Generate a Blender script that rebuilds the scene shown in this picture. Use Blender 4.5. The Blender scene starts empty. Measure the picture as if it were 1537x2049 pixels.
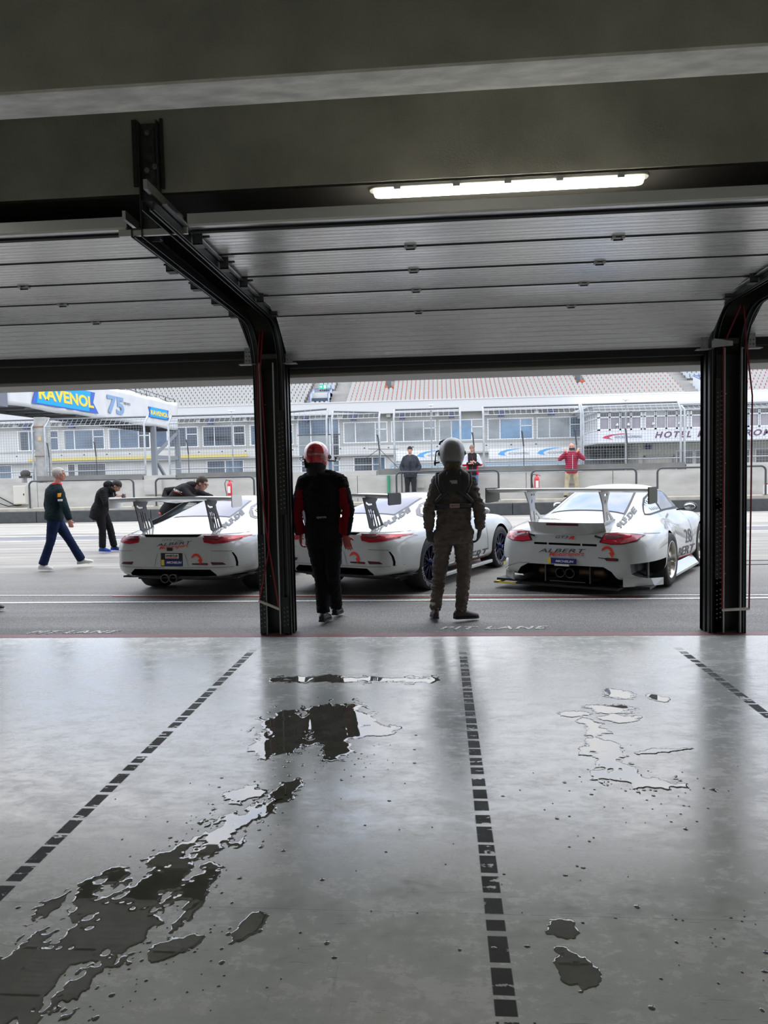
import bpy, bmesh, math, random
from mathutils import Vector, Matrix, noise
from mathutils.bvhtree import BVHTree
random.seed(7)
PI = math.pi
SC = bpy.context.scene
COL = SC.collection

# ------------------------------------------------------------------ camera, sky, light, exposure
FPX = 1465.0
def make_camera():
    yaw, pitch, roll = math.radians(4.5), math.radians(3.25), math.radians(1.23)
    f = Vector((-math.sin(yaw)*math.cos(pitch), math.cos(yaw)*math.cos(pitch), -math.sin(pitch)))
    r0 = Vector((math.cos(yaw), math.sin(yaw), 0)); u0 = r0.cross(f)
    r = r0*math.cos(roll) - u0*math.sin(roll); u = u0*math.cos(roll) + r0*math.sin(roll)
    cd = bpy.data.cameras.new('camera'); c = bpy.data.objects.new('camera', cd); COL.objects.link(c)
    M = Matrix((r, u, -f)).transposed().to_4x4(); M.translation = (0, 0, 1.6); c.matrix_world = M
    cd.sensor_fit = 'VERTICAL'; cd.sensor_height = 36; cd.sensor_width = 27; cd.lens = FPX/2049*36
    cd.clip_start = .05; cd.clip_end = 500
    SC.camera = c
make_camera()
SC.view_settings.view_transform = 'Standard'; SC.view_settings.look = 'None'
SC.view_settings.gamma = 1; SC.view_settings.use_curve_mapping = False
SC.view_settings.exposure = 0.5

def make_world():
    w = bpy.data.worlds.new('overcast_sky'); SC.world = w; w.use_nodes = True
    nt = w.node_tree; nt.nodes.clear(); N = nt.nodes.new; L = nt.links.new
    tc = N('ShaderNodeTexCoord'); mp = N('ShaderNodeMapping'); mp.inputs['Scale'].default_value = (1, 1, 2.2)
    ns = N('ShaderNodeTexNoise'); ns.inputs['Scale'].default_value = 2.6; ns.inputs['Detail'].default_value = 6
    cr = N('ShaderNodeValToRGB'); e = cr.color_ramp.elements
    e[0].position = .36; e[0].color = (.50, .64, .92, 1); e[1].position = .56; e[1].color = (1.0, 1.0, 1.02, 1)
    sp = N('ShaderNodeSeparateXYZ'); r2 = N('ShaderNodeMapRange')
    r2.inputs['From Min'].default_value = -.15; r2.inputs['From Max'].default_value = .42
    r2.inputs['To Min'].default_value = .55; r2.inputs['To Max'].default_value = 2.0
    mx = N('ShaderNodeVectorMath'); mx.operation = 'SCALE'
    bg = N('ShaderNodeBackground'); bg.inputs['Strength'].default_value = 1.0; out = N('ShaderNodeOutputWorld')
    L(tc.outputs['Generated'], mp.inputs['Vector']); L(mp.outputs[0], ns.inputs['Vector']); L(ns.outputs['Fac'], cr.inputs['Fac'])
    L(tc.outputs['Generated'], sp.inputs[0]); L(sp.outputs['Z'], r2.inputs['Value'])
    L(cr.outputs['Color'], mx.inputs[0]); L(r2.outputs[0], mx.inputs['Scale']); L(mx.outputs[0], bg.inputs['Color'])
    L(bg.outputs[0], out.inputs[0])
make_world()
def make_sun():
    sd = bpy.data.lights.new('hazy_sun', 'SUN'); sd.energy = .6; sd.angle = math.radians(40); sd.color = (1, .97, .92)
    s = bpy.data.objects.new('hazy_sun', sd); COL.objects.link(s)
    s.rotation_euler = (math.radians(-18), math.radians(14), 0)
make_sun()

# ------------------------------------------------------------------ materials
MATS = {}
def mat(name, col, rough=.5, metal=0., noise_amt=0., nscale=8., bump=0., bscale=60., coat=0., spec=.5, emit=None, estr=0., ior=1.5, trans=0., stretch=(1, 1, 1), col2=None):
    if name in MATS: return MATS[name]
    m = bpy.data.materials.new(name); m.use_nodes = True; nt = m.node_tree; b = nt.nodes['Principled BSDF']
    N = nt.nodes.new; L = nt.links.new
    b.inputs['Base Color'].default_value = (*col, 1); b.inputs['Roughness'].default_value = rough; b.inputs['Metallic'].default_value = metal
    b.inputs['Coat Weight'].default_value = coat; b.inputs['Coat Roughness'].default_value = .04
    b.inputs['Specular IOR Level'].default_value = spec; b.inputs['IOR'].default_value = ior; b.inputs['Transmission Weight'].default_value = trans
    if emit: b.inputs['Emission Color'].default_value = (*emit, 1); b.inputs['Emission Strength'].default_value = estr
    if noise_amt or bump:
        tc = N('ShaderNodeTexCoord'); mp = N('ShaderNodeMapping'); mp.inputs['Scale'].default_value = stretch
        L(tc.outputs['Object'], mp.inputs['Vector'])
    if noise_amt:
        ns = N('ShaderNodeTexNoise'); ns.inputs['Scale'].default_value = nscale; ns.inputs['Detail'].default_value = 6
        L(mp.outputs[0], ns.inputs['Vector'])
        mx = N('ShaderNodeMix'); mx.data_type = 'RGBA'
        c2 = col2 or tuple(c*(1-noise_amt) for c in col)
        mx.inputs['A'].default_value = (*c2, 1); mx.inputs['B'].default_value = (*[min(1, c*(1+noise_amt*.6)) for c in col], 1)
        mr = N('ShaderNodeMapRange'); mr.inputs['From Min'].default_value = .33; mr.inputs['From Max'].default_value = .67
        L(ns.outputs['Fac'], mr.inputs['Value']); L(mr.outputs[0], mx.inputs['Factor']); L(mx.outputs['Result'], b.inputs['Base Color'])
    if bump:
        n2 = N('ShaderNodeTexNoise'); n2.inputs['Scale'].default_value = bscale; n2.inputs['Detail'].default_value = 4
        L(mp.outputs[0], n2.inputs['Vector']); bp = N('ShaderNodeBump'); bp.inputs['Strength'].default_value = bump; bp.inputs['Distance'].default_value = .01
        L(n2.outputs['Fac'], bp.inputs['Height']); L(bp.outputs[0], b.inputs['Normal'])
    MATS[name] = m
    return m

# ------------------------------------------------------------------ mesh building
class MB:
    def __init__(s): s.v = []; s.f = []; s.m = []; s.sm = []
    def add(s, vs, fs, mi=0, smooth=False):
        o = len(s.v); s.v += [tuple(v) for v in vs]
        for f in fs: s.f.append(tuple(i+o for i in f)); s.m.append(mi); s.sm.append(smooth)
        return s
    def box(s, c, d, mi=0, R=None):
        x, y, z = d[0]/2, d[1]/2, d[2]/2
        vs = [Vector((a*x, b*y, e*z)) for a in (-1, 1) for b in (-1, 1) for e in (-1, 1)]
        if R: vs = [R @ v for v in vs]
        c = Vector(c)
        return s.add([v+c for v in vs], [(0, 1, 3, 2), (4, 6, 7, 5), (0, 4, 5, 1), (2, 3, 7, 6), (0, 2, 6, 4), (1, 5, 7, 3)], mi)
    def bb(s, x0, x1, y0, y1, z0, z1, mi=0):
        return s.box(((x0+x1)/2, (y0+y1)/2, (z0+z1)/2), (x1-x0, y1-y0, z1-z0), mi)
    def bar(s, p0, p1, w, h, mi=0, up=(0, 0, 1)):
        p0 = Vector(p0); p1 = Vector(p1); t = (p1-p0).normalized(); up = Vector(up)
        if abs(t.dot(up)) > .98: up = Vector((0, 1, 0))
        a = t.cross(up).normalized()*w/2; b = a.normalized().cross(t)*h/2
        vs = [p+sa*a+sb*b for p in (p0, p1) for sa, sb in ((-1, -1), (1, -1), (1, 1), (-1, 1))]
        return s.add(vs, [(3, 2, 1, 0), (4, 5, 6, 7), (0, 1, 5, 4), (1, 2, 6, 5), (2, 3, 7, 6), (3, 0, 4, 7)], mi)
    def tube(s, pts, r, n=10, mi=0, smooth=True, side=None, cap=True):
        pts = [Vector(p) for p in pts]; k = len(pts)
        rr = r if isinstance(r, list) else [r]*k
        vs = []; prev = Vector(side) if side else None
        for i, p in enumerate(pts):
            t = (pts[min(i+1, k-1)]-pts[max(i-1, 0)])
            t = t.normalized() if t.length > 1e-9 else Vector((0, 0, 1))
            if prev is None: prev = t.orthogonal()
            a = (prev - t*prev.dot(t))
            if a.length < 1e-6: a = t.orthogonal()
            a.normalize(); b = t.cross(a)
            if not side: prev = a
            ri = rr[i]; rx, ry = ri if isinstance(ri, (list, tuple)) else (ri, ri)
            for j in range(n):
                q = 2*PI*j/n; vs.append(p + a*math.cos(q)*rx + b*math.sin(q)*ry)
        fs = [(i*n+j, i*n+(j+1) % n, (i+1)*n+(j+1) % n, (i+1)*n+j) for i in range(k-1) for j in range(n)]
        s.add(vs, fs, mi, smooth)
        if cap: s.add(vs[:n], [tuple(range(n-1, -1, -1))], mi); s.add(vs[-n:], [tuple(range(n))], mi)
        return s
    def ball(s, c, r, n=12, mi=0, R=None, lo=-1., hi=1.):
        r = r if isinstance(r, (list, tuple)) else (r, r, r); c = Vector(c); vs = []; m = n//2+1
        for i in range(m):
            a = -PI/2+PI*i/(m-1)
            for j in range(n):
                b = 2*PI*j/n; p = Vector((math.cos(a)*math.cos(b)*r[0], math.cos(a)*math.sin(b)*r[1], math.sin(a)*r[2]))
                vs.append((R @ p if R else p)+c)
        fs = [(i*n+j, i*n+(j+1) % n, (i+1)*n+(j+1) % n, (i+1)*n+j) for i in range(m-1) for j in range(n)]
        return s.add(vs, fs, mi, True)
    def lathe(s, prof, c=(0, 0, 0), axis='x', n=32, mi=0, smooth=True, closed=False):
        # prof: (along axis, radius)
        c = Vector(c); vs = []
        for a, r in prof:
            for j in range(n):
                q = 2*PI*j/n; co, si = math.cos(q)*r, math.sin(q)*r
                vs.append(c+(Vector((a, co, si)) if axis == 'x' else Vector((co, si, a)) if axis == 'z' else Vector((si, a, co))))
        k = len(prof); rng = range(k if closed else k-1)
        return s.add(vs, [(i*n+j, ((i+1) % k)*n+j, ((i+1) % k)*n+(j+1) % n, i*n+(j+1) % n) for i in rng for j in range(n)], mi, smooth)
    def prism(s, pts, f0, f1, mi=0):
        # pts 2D; f0,f1 map 2D->3D (near and far)
        n = len(pts); vs = [f0(*p) for p in pts]+[f1(*p) for p in pts]
        return s.add(vs, [tuple(range(n)), tuple(range(2*n-1, n-1, -1))]+[(i, i+n, (i+1) % n+n, (i+1) % n) for i in range(n)], mi)
    def quad(s, a, b, c, d, mi=0): return s.add([a, b, c, d], [(0, 1, 2, 3)], mi)
    def mesh(s, name, mats, weld=False):
        me = bpy.data.meshes.new(name); me.from_pydata([tuple(v) for v in s.v], [], s.f)
        for m in (mats if isinstance(mats, (list, tuple)) else [mats]): me.materials.append(m)
        me.polygons.foreach_set('material_index', s.m); me.polygons.foreach_set('use_smooth', s.sm)
        bm = bmesh.new(); bm.from_mesh(me)
        if weld: bmesh.ops.remove_doubles(bm, verts=bm.verts, dist=1e-5); bmesh.ops.dissolve_degenerate(bm, dist=1e-6, edges=bm.edges)
        bmesh.ops.recalc_face_normals(bm, faces=bm.faces); bm.to_mesh(me); bm.free()
        me.update(); return me
    def build(s, name, mats, parent=None, bevel=0., seg=2, weld=False, shadeauto=False):
        o = bpy.data.objects.new(name, s.mesh(name, mats, weld)); COL.objects.link(o)
        if parent: o.parent = parent
        if bevel:
            md = o.modifiers.new('bevel', 'BEVEL'); md.width = bevel; md.segments = seg; md.limit_method = 'ANGLE'; md.angle_limit = math.radians(40)
        return o

def tag(o, label=None, cat=None, group=None, kind=None):
    if label: o['label'] = label
    if cat: o['category'] = cat
    if group: o['group'] = group
    if kind: o['kind'] = kind
    return o
def thing(name, label, cat, loc=(0, 0, 0), rz=0., group=None):
    o = bpy.data.objects.new(name, None); COL.objects.link(o); o.location = loc; o.rotation_euler = (0, 0, rz)
    o.empty_display_size = .1
    return tag(o, label, cat, group)
def struct(name, mb, m, bevel=0.): return tag(mb.build(name, m, None, bevel), kind='structure')
def copy_tree(o, parent=None):
    c = o.copy(); COL.objects.link(c)
    if parent: c.parent = parent
    for ch in o.children: copy_tree(ch, c)
    return c

def eval_mesh(o, name=None):
    dg = bpy.context.evaluated_depsgraph_get(); e = o.evaluated_get(dg)
    me = bpy.data.meshes.new_from_object(e, preserve_all_data_layers=False, depsgraph=dg)
    if name: me.name = name
    return me
def bake(o):
    """apply the modifiers of o"""
    me = eval_mesh(o, o.name); o.modifiers.clear(); o.data = me; return o

_tc = {}
def text2d(s, size=1., shear=0., bold=0., sx=1., align='LEFT', spacing=1.):
    """flat text as (verts2d, faces)"""
    cu = bpy.data.curves.new('text', 'FONT'); cu.body = s; cu.size = size; cu.shear = shear; cu.offset = bold
    cu.align_x = align; cu.space_character = spacing; cu.resolution_u = 3; cu.fill_mode = 'FRONT'
    o = bpy.data.objects.new('text', cu); COL.objects.link(o); bpy.context.view_layer.update()
    me = eval_mesh(o); vs = [(v.co.x*sx, v.co.y) for v in me.vertices]; fs = [tuple(p.vertices) for p in me.polygons]
    bpy.data.objects.remove(o); bpy.data.meshes.remove(me); bpy.data.curves.remove(cu)
    return vs, fs
def fit2d(vf, x0, x1, y0, y1):
    """scale flat shapes to a box"""
    vs, fs = vf; xs = [v[0] for v in vs]; ys = [v[1] for v in vs]
    a, b, c, d = min(xs), max(xs), min(ys), max(ys)
    return [(x0+(v[0]-a)/(b-a)*(x1-x0), y0+(v[1]-c)/(d-c)*(y1-y0)) for v in vs], fs
def shape2d(outline, holes=()):
    cu = bpy.data.curves.new('shape', 'CURVE'); cu.dimensions = '2D'; cu.fill_mode = 'BOTH'
    for poly in (outline,)+tuple(holes):
        sp = cu.splines.new('POLY'); sp.points.add(len(poly)-1); sp.use_cyclic_u = True
        for p, q in zip(sp.points, poly): p.co = (q[0], q[1], 0, 1)
    o = bpy.data.objects.new('shape', cu); COL.objects.link(o); bpy.context.view_layer.update()
    me = eval_mesh(o); vs = [(v.co.x, v.co.y) for v in me.vertices]; fs = [tuple(p.vertices) for p in me.polygons]
    bpy.data.objects.remove(o); bpy.data.meshes.remove(me); bpy.data.curves.remove(cu)
    return vs, fs
def solid2d(vf, f, thick_vec, name, m, parent=None, smooth=False):
    """flat shape -> 3D slab: f maps 2D to 3D, thick_vec the thickness"""
    vs, fs = vf; bm = bmesh.new(); t = Vector(thick_vec)
    V = [bm.verts.new(f(*v)) for v in vs]
    for q in fs:
        try: bm.faces.new([V[i] for i in q])
        except ValueError: pass
    bmesh.ops.remove_doubles(bm, verts=bm.verts, dist=1e-5)
    r = bmesh.ops.extrude_face_region(bm, geom=bm.faces[:])
    for e in r['geom']:
        if isinstance(e, bmesh.types.BMVert): e.co += t
    bmesh.ops.recalc_face_normals(bm, faces=bm.faces)
    me = bpy.data.meshes.new(name); bm.to_mesh(me); bm.free(); me.materials.append(m)
    o = bpy.data.objects.new(name, me); COL.objects.link(o)
    if parent: o.parent = parent
    return o
def decal(vf, ray, bvh, off, name, m, parent=None, cell=.05, thick=0.0):
    """lay a flat shape onto a curved surface: ray(x,y) -> (origin, direction)"""
    vs, fs = vf; bm = bmesh.new(); V = [bm.verts.new((x, y, 0)) for x, y in vs]
    for q in fs:
        try: bm.faces.new([V[i] for i in q])
        except ValueError: pass
    bmesh.ops.remove_doubles(bm, verts=bm.verts, dist=1e-5)
    xs = [v[0] for v in vs]; ys = [v[1] for v in vs]
    for ax, a, b in ((0, min(xs), max(xs)), (1, min(ys), max(ys))):
        k = int((b-a)/cell)
        for i in range(1, k+1):
            c = a+(b-a)*i/(k+1); co = (c, 0, 0) if ax == 0 else (0, c, 0); no = (1, 0, 0) if ax == 0 else (0, 1, 0)
            bmesh.ops.bisect_plane(bm, geom=bm.verts[:]+bm.edges[:]+bm.faces[:], plane_co=co, plane_no=no)
    dead = []
    for v in bm.verts:
        o, d = ray(v.co.x, v.co.y); d = Vector(d).normalized(); h = bvh.ray_cast(Vector(o), d)
        if h[0] is None: dead.append(v)
        else:
            n = h[1] if h[1].dot(d) < 0 else -h[1]
            v.co = h[0] - d*off*.3 + n*off*.7
    bmesh.ops.delete(bm, geom=dead, context='VERTS')
    if not bm.faces: bm.free(); return None
    if thick:
        bmesh.ops.recalc_face_normals(bm, faces=bm.faces)
    me = bpy.data.meshes.new(name); bm.to_mesh(me); bm.free(); me.materials.append(m)
    for p in me.polygons: p.use_smooth = True
    o = bpy.data.objects.new(name, me); COL.objects.link(o)
    if parent: o.parent = parent
    return o
def remesh(mb, name, mats, voxel, parent=None, smooth=4, disp=0., dscale=.05, seed=0):
    o = mb.build(name, mats, parent)
    md = o.modifiers.new('r', 'REMESH'); md.mode = 'VOXEL'; md.voxel_size = voxel; md.use_smooth_shade = True
    if smooth: s = o.modifiers.new('s', 'SMOOTH'); s.factor = .6; s.iterations = smooth
    par = o.parent; o.parent = None; bpy.context.view_layer.update(); bake(o); o.parent = par
    if disp:
        sv = Vector((seed, 0, 0)); nor = [v.normal.copy() for v in o.data.vertices]; out = []
        for v, nn in zip([v.co.copy() for v in o.data.vertices], nor):
            p = v/dscale; a = noise.noise(Vector((p.x*.7, p.y*.7, p.z*1.9+seed)))+.25*noise.noise(p*2.1+sv)
            out += (v+nn*disp*.8*(.45-abs(a)*1.9))[:]
        o.data.vertices.foreach_set('co', out); o.data.update()
    for p in o.data.polygons: p.use_smooth = True
    return o

# ------------------------------------------------------------------ node helper for the grounds
class NT:
    def __init__(s, name, rough=.5):
        s.m = bpy.data.materials.new(name); s.m.use_nodes = True; s.nt = s.m.node_tree; s.b = s.nt.nodes['Principled BSDF']
        s.b.inputs['Roughness'].default_value = rough; s.tc = s.nt.nodes.new('ShaderNodeTexCoord').outputs['Object']
        sp = s.nt.nodes.new('ShaderNodeSeparateXYZ'); s.nt.links.new(s.tc, sp.inputs[0]); s.x, s.y, s.z = sp.outputs
    def _in(s, sock, v):
        if hasattr(v, 'is_linked') or isinstance(v, bpy.types.NodeSocket): s.nt.links.new(v, sock)
        else: sock.default_value = v
    def math(s, op, a, b=0., c=None, clamp=False):
        n = s.nt.nodes.new('ShaderNodeMath'); n.operation = op; n.use_clamp = clamp; s._in(n.inputs[0], a); s._in(n.inputs[1], b)
        if c is not None: s._in(n.inputs[2], c)
        return n.outputs[0]
    def noise(s, scale, detail=4., stretch=(1, 1, 1), rough=.5, dist=0.):
        mp = s.nt.nodes.new('ShaderNodeMapping'); mp.inputs['Scale'].default_value = stretch; s.nt.links.new(s.tc, mp.inputs['Vector'])
        n = s.nt.nodes.new('ShaderNodeTexNoise'); n.inputs['Scale'].default_value = scale; n.inputs['Detail'].default_value = detail
        n.inputs['Roughness'].default_value = rough; n.inputs['Distortion'].default_value = dist
        s.nt.links.new(mp.outputs[0], n.inputs['Vector']); return n.outputs['Fac']
    def ramp(s, v, a, b, lo=0., hi=1.):
        n = s.nt.nodes.new('ShaderNodeMapRange'); n.interpolation_type = 'SMOOTHSTEP'; s._in(n.inputs['Value'], v)
        n.inputs['From Min'].default_value = a; n.inputs['From Max'].default_value = b; n.inputs['To Min'].default_value = lo; n.inputs['To Max'].default_value = hi
        return n.outputs[0]
    def mix(s, f, a, b):
        n = s.nt.nodes.new('ShaderNodeMix'); n.data_type = 'RGBA'; s._in(n.inputs['Factor'], f)
        for k, v in (('A', a), ('B', b)):
            s._in(n.inputs[k], (*v, 1) if isinstance(v, tuple) else v)
        return n.outputs['Result']
    def band(s, v, c, w, soft=.004):
        d = s.math('ABSOLUTE', s.math('SUBTRACT', v, c)); return s.ramp(d, w/2-soft, w/2+soft, 1, 0)
    def bump(s, h, strength, dist=.01):
        n = s.nt.nodes.new('ShaderNodeBump'); n.inputs['Strength'].default_value = strength; n.inputs['Distance'].default_value = dist
        s.nt.links.new(h, n.inputs['Height']); s.nt.links.new(n.outputs[0], s.b.inputs['Normal'])
    def col(s, v): s._in(s.b.inputs['Base Color'], v)
    def rough(s, v): s._in(s.b.inputs['Roughness'], v)

def garage_floor_mat():
    g = NT('polished_garage_concrete')
    big = g.noise(.9, 5); mid = g.noise(4.5, 6, (1, 1.6, 1), .6); fine = g.noise(30, 4, (1, 3, 1)); scr = g.noise(9, 3, (6, .5, 1), .5, 1.2)
    c = g.mix(g.ramp(big, .35, .65), (.52, .55, .53), (.62, .635, .615))
    c = g.mix(g.math('MULTIPLY', g.ramp(mid, .45, .72), .35), c, (.74, .73, .70))
    c = g.mix(g.math('MULTIPLY', g.ramp(fine, .58, .72), .25), c, (.24, .245, .23))
    c = g.mix(g.math('MULTIPLY', g.ramp(scr, .68, .74), .25), c, (.12, .12, .115))
    mot = g.noise(17, 9, (1, 1.5, 1), .78); c = g.mix(g.math('MULTIPLY', g.ramp(mot, .50, .66), .30), c, (.76, .76, .74)); c = g.mix(g.math('MULTIPLY', g.ramp(mot, .34, .48, 1, 0), .30), c, (.36, .375, .36))
    sc2 = g.noise(5, 2, (.7, 9, 1), .5, 2.); c = g.mix(g.math('MULTIPLY', g.ramp(sc2, .70, .73), .45), c, (.13, .13, .125))
    # three worn rows of black tape dashes
    g2 = g.noise(26, 3, (.35, 1, 1)); g3 = g.noise(60, 3); brk = g.noise(8, 1, (.02, 1, 1))
    m = None
    for x0, w in ((-1.725, .065), (.165, .068), (2.035, .065)):
        b = g.band(g.x, x0, w, .003); m = b if m is None else g.math('MAXIMUM', m, b)
    yy = g.math('FRACT', g.math('ADD', g.math('MULTIPLY', g.y, 7.6), g.math('MULTIPLY', brk, 1.1)))
    dash = g.math('MULTIPLY', g.ramp(yy, .10, .14), g.ramp(yy, .90, .94, 1, 0))
    m = g.math('MULTIPLY', m, dash)
    m = g.math('MULTIPLY', m, g.ramp(g.math('ADD', g2, g.math('MULTIPLY', g3, .35)), .50, .57))
    m = g.math('MULTIPLY', m, g.ramp(g.y, 6.2, 6.6, 1, 0))
    c = g.mix(g.math('MULTIPLY', m, .95), c, (.022, .020, .020))
    # expansion joint
    c = g.mix(g.math('MULTIPLY', g.band(g.y, 2.565, .004, .002), .4), c, (.1, .1, .1))
    g.col(c)
    r = g.math('ADD', g.ramp(mid, .3, .75, .11, .24), g.math('ADD', g.ramp(big, .3, .7, 0, .06), g.math('ADD', g.math('MULTIPLY', m, .4), g.ramp(mot, .35, .65, 0, .10)))); g.rough(r)
    g._in(g.b.inputs['IOR'], g.math('SUBTRACT', 1.95, g.math('MULTIPLY', m, .6)))
    g.bump(g.math('ADD', g.math('MULTIPLY', mid, .6), g.math('MULTIPLY', fine, .3)), .05)
    return g.m
def asphalt_mat():
    g = NT('pit_lane_asphalt', .75)
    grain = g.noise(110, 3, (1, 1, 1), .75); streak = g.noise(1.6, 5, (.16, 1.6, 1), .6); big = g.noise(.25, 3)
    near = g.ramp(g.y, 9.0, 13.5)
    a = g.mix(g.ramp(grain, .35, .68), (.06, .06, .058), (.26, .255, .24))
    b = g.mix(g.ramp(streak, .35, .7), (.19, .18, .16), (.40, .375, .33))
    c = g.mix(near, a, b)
    c = g.mix(g.math('MULTIPLY', g.ramp(grain, .3, .5, 1, 0), .25), c, (.06, .06, .055))
    fast = g.math('MULTIPLY', g.ramp(g.y, 17.86, 17.9), g.ramp(g.y, 19.2, 19.25, 1, 0))
    c = g.mix(fast, c, (.17, .17, .18))
    pale = g.ramp(g.y, 20.4, 20.9); c = g.mix(g.math('MULTIPLY', pale, .55), c, (.42, .40, .35))
    tyre = g.math('MULTIPLY', g.ramp(g.noise(1.1, 4, (.1, 1.9, 1)), .52, .7), g.math('MULTIPLY', near, g.ramp(g.y, 17, 17.8, 1, 0)))
    c = g.mix(g.math('MULTIPLY', tyre, .45), c, (.12, .115, .11))
    g.col(c); g.rough(g.ramp(streak, .3, .7, .55, .8)); g.bump(grain, .5, .006)
    return g.m

M_conc = mat('precast_concrete', (.40, .395, .35), .8, noise_amt=.18, nscale=3, bump=.25, bscale=90)
M_soffit_lit = mat('concrete_painted_lit', (.86, .85, .81), .75, noise_amt=.25, nscale=5, bump=.2, bscale=40, stretch=(1, 3, 3))
M_black = mat('black_powder_coat', (.006, .006, .007), .42)
M_rubber = mat('black_rubber', (.012, .012, .012), .75)
M_alu = mat('brushed_aluminium', (.62, .63, .64), .3, 1., bump=.06, bscale=200, stretch=(1, 30, 1))
M_galv = mat('galvanised_steel', (.42, .44, .45), .42, .9, noise_amt=.2, nscale=40)
M_galvd = mat('dull_galvanised_steel', (.10, .105, .105), .5, .6, noise_amt=.3, nscale=30)
M_red = mat('red_rope', (.20, .004, .012), .6)
M_white = mat('white_paint', (.78, .78, .76), .45)

# ------------------------------------------------------------------ grounds
m = MB(); m.bb(-14, 12, -7, 6.96, -.25, 0); struct('floor', m, garage_floor_mat())
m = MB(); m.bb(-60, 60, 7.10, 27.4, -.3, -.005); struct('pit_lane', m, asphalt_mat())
m = MB(); m.bb(-14, 12, 6.96, 7.10, -.25, .002)
struct('red_threshold', m, mat('worn_red_paint', (.23, .075, .085), .55, noise_amt=.35, nscale=9, col2=(.13, .09, .09), stretch=(1, 3, 1)))
M_line = mat('white_road_paint', (.74, .73, .70), .6, noise_amt=.3, nscale=30)
M_liner = mat('red_road_paint', (.42, .10, .07), .6, noise_amt=.3, nscale=20)
def line(name, x0, y0, x1, y1, w, m=None):
    b = MB(); d = w/2; b.add([(x0, y0-d, -.003), (x1, y1-d, -.003), (x1, y1+d, -.003), (x0, y0+d, -.003), (x0, y0-d, .001), (x1, y1-d, .001), (x1, y1+d, .001), (x0, y0+d, .001)],
        [(3, 2, 1, 0), (4, 5, 6, 7), (0, 1, 5, 4), (1, 2, 6, 5), (2, 3, 7, 6), (3, 0, 4, 7)])
    tag(b.build(name, m or M_line), kind='structure')
line('pit_lane_line', -14, 9.0, 14, 8.85, .075); line('pit_lane_line', -14, 9.86, 14, 8.66+.02, .05)
line('pit_lane_line', -4.4, 9.40, -.9, 9.24, .05, M_liner); line('pit_lane_line', -.8, 9.17, 2.4, 9.03, .045, M_liner)
for y, w in ((17.86, .14), (19.25, .14), (23.6, .16)): line('pit_lane_line', -40, y, 40, y-.2, w)
line('pit_lane_line', -40, 20.5, -7.4, 20.3, .13)
line('drain_slot', 3.4, 11.86, 14, 11.9, .06, M_rubber); line('drain_slot', 3.4, 12.35, 14, 12.4, .03, M_rubber)

def stencil(x0, x1, y, slope):
    vf = fit2d(text2d('PIT LANE', .2, .35, .004, 1.5, spacing=1.15), x0, x1, 0, .135)
    g = NT('worn_white_stencil_paint', .6); g.col(g.mix(g.ramp(g.noise(40, 4), .42, .56), (.19, .19, .18), (.62, .62, .60)))
    o = solid2d(vf, lambda a, b: (a, y+b+(a-x0)*slope, -.004), (0, 0, .0035), 'lane_lettering', g.m)
    tag(o, kind='structure')
stencil(-4.30, -3.33, 7.15, .02); stencil(-.04, 1.06, 7.27, .01)

# ------------------------------------------------------------------ garage shell
m = MB(); m.bb(-14, 12, -7.2, -7, 0, 5); struct('wall_back', m, M_conc)
m = MB(); m.bb(-14.2, -14, -7.2, 7.4, 0, 5); struct('wall_left', m, M_conc)
m = MB(); m.bb(12, 12.2, -7.2, 7.4, 0, 5); struct('wall_right', m, M_conc)
m = MB(); m.bb(-14, 12, -7, 7.4, 4.6, 4.8); struct('ceiling', m, M_conc)
m = MB(); m.bb(-14, 12, 3.43, 3.66, 3.43, 4.6)
struct('ceiling_beam', m, M_conc)
m = MB(); m.bb(-14, 12, 3.432, 3.658, 3.415, 3.43); struct('beam_soffit_lit_strip', m, M_soffit_lit)  # paler strip paints the floor light caught by the beam underside
m = MB(); m.bb(-14, 12, 4.43, 4.85, 3.31, 4.6); m.bb(-14, 12, 4.85, 7.6, 3.5, 3.6); struct('ceiling_beam', m, M_conc)
m = MB(); m.bb(-14, 12, 4.435, 7.2, 3.295, 3.309); struct('recess_shade_sheet', m, mat('painted_recess_shade', (.022, .021, .018), .8))  # dark sheet paints the shade in the recess above the door
# facade over the doors, lintel and canopy edge
m = MB(); m.bb(-30, 30, 7.42, 7.8, 2.60, 9.0)
struct('wall_front', m, mat('dark_facade_panel', (.10, .095, .085), .6, noise_amt=.15, nscale=3))
M_lint = mat('dark_brown_lintel', (.045, .04, .034), .6)
m = MB(); m.bb(-14, 12, 7.25, 7.42, 2.575, 2.73); struct('trim_2', m, M_lint)
m = MB(); m.bb(-14, 12, 7.22, 7.42, 2.73, 2.775); struct('trim_3', m, mat('cream_frame', (.20, .19, .165), .5))
m = MB(); m.bb(-14, 12, 7.30, 7.80, 2.545, 2.575); struct('trim_4', m, mat('grey_sill', (.40, .38, .35), .6))

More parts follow.
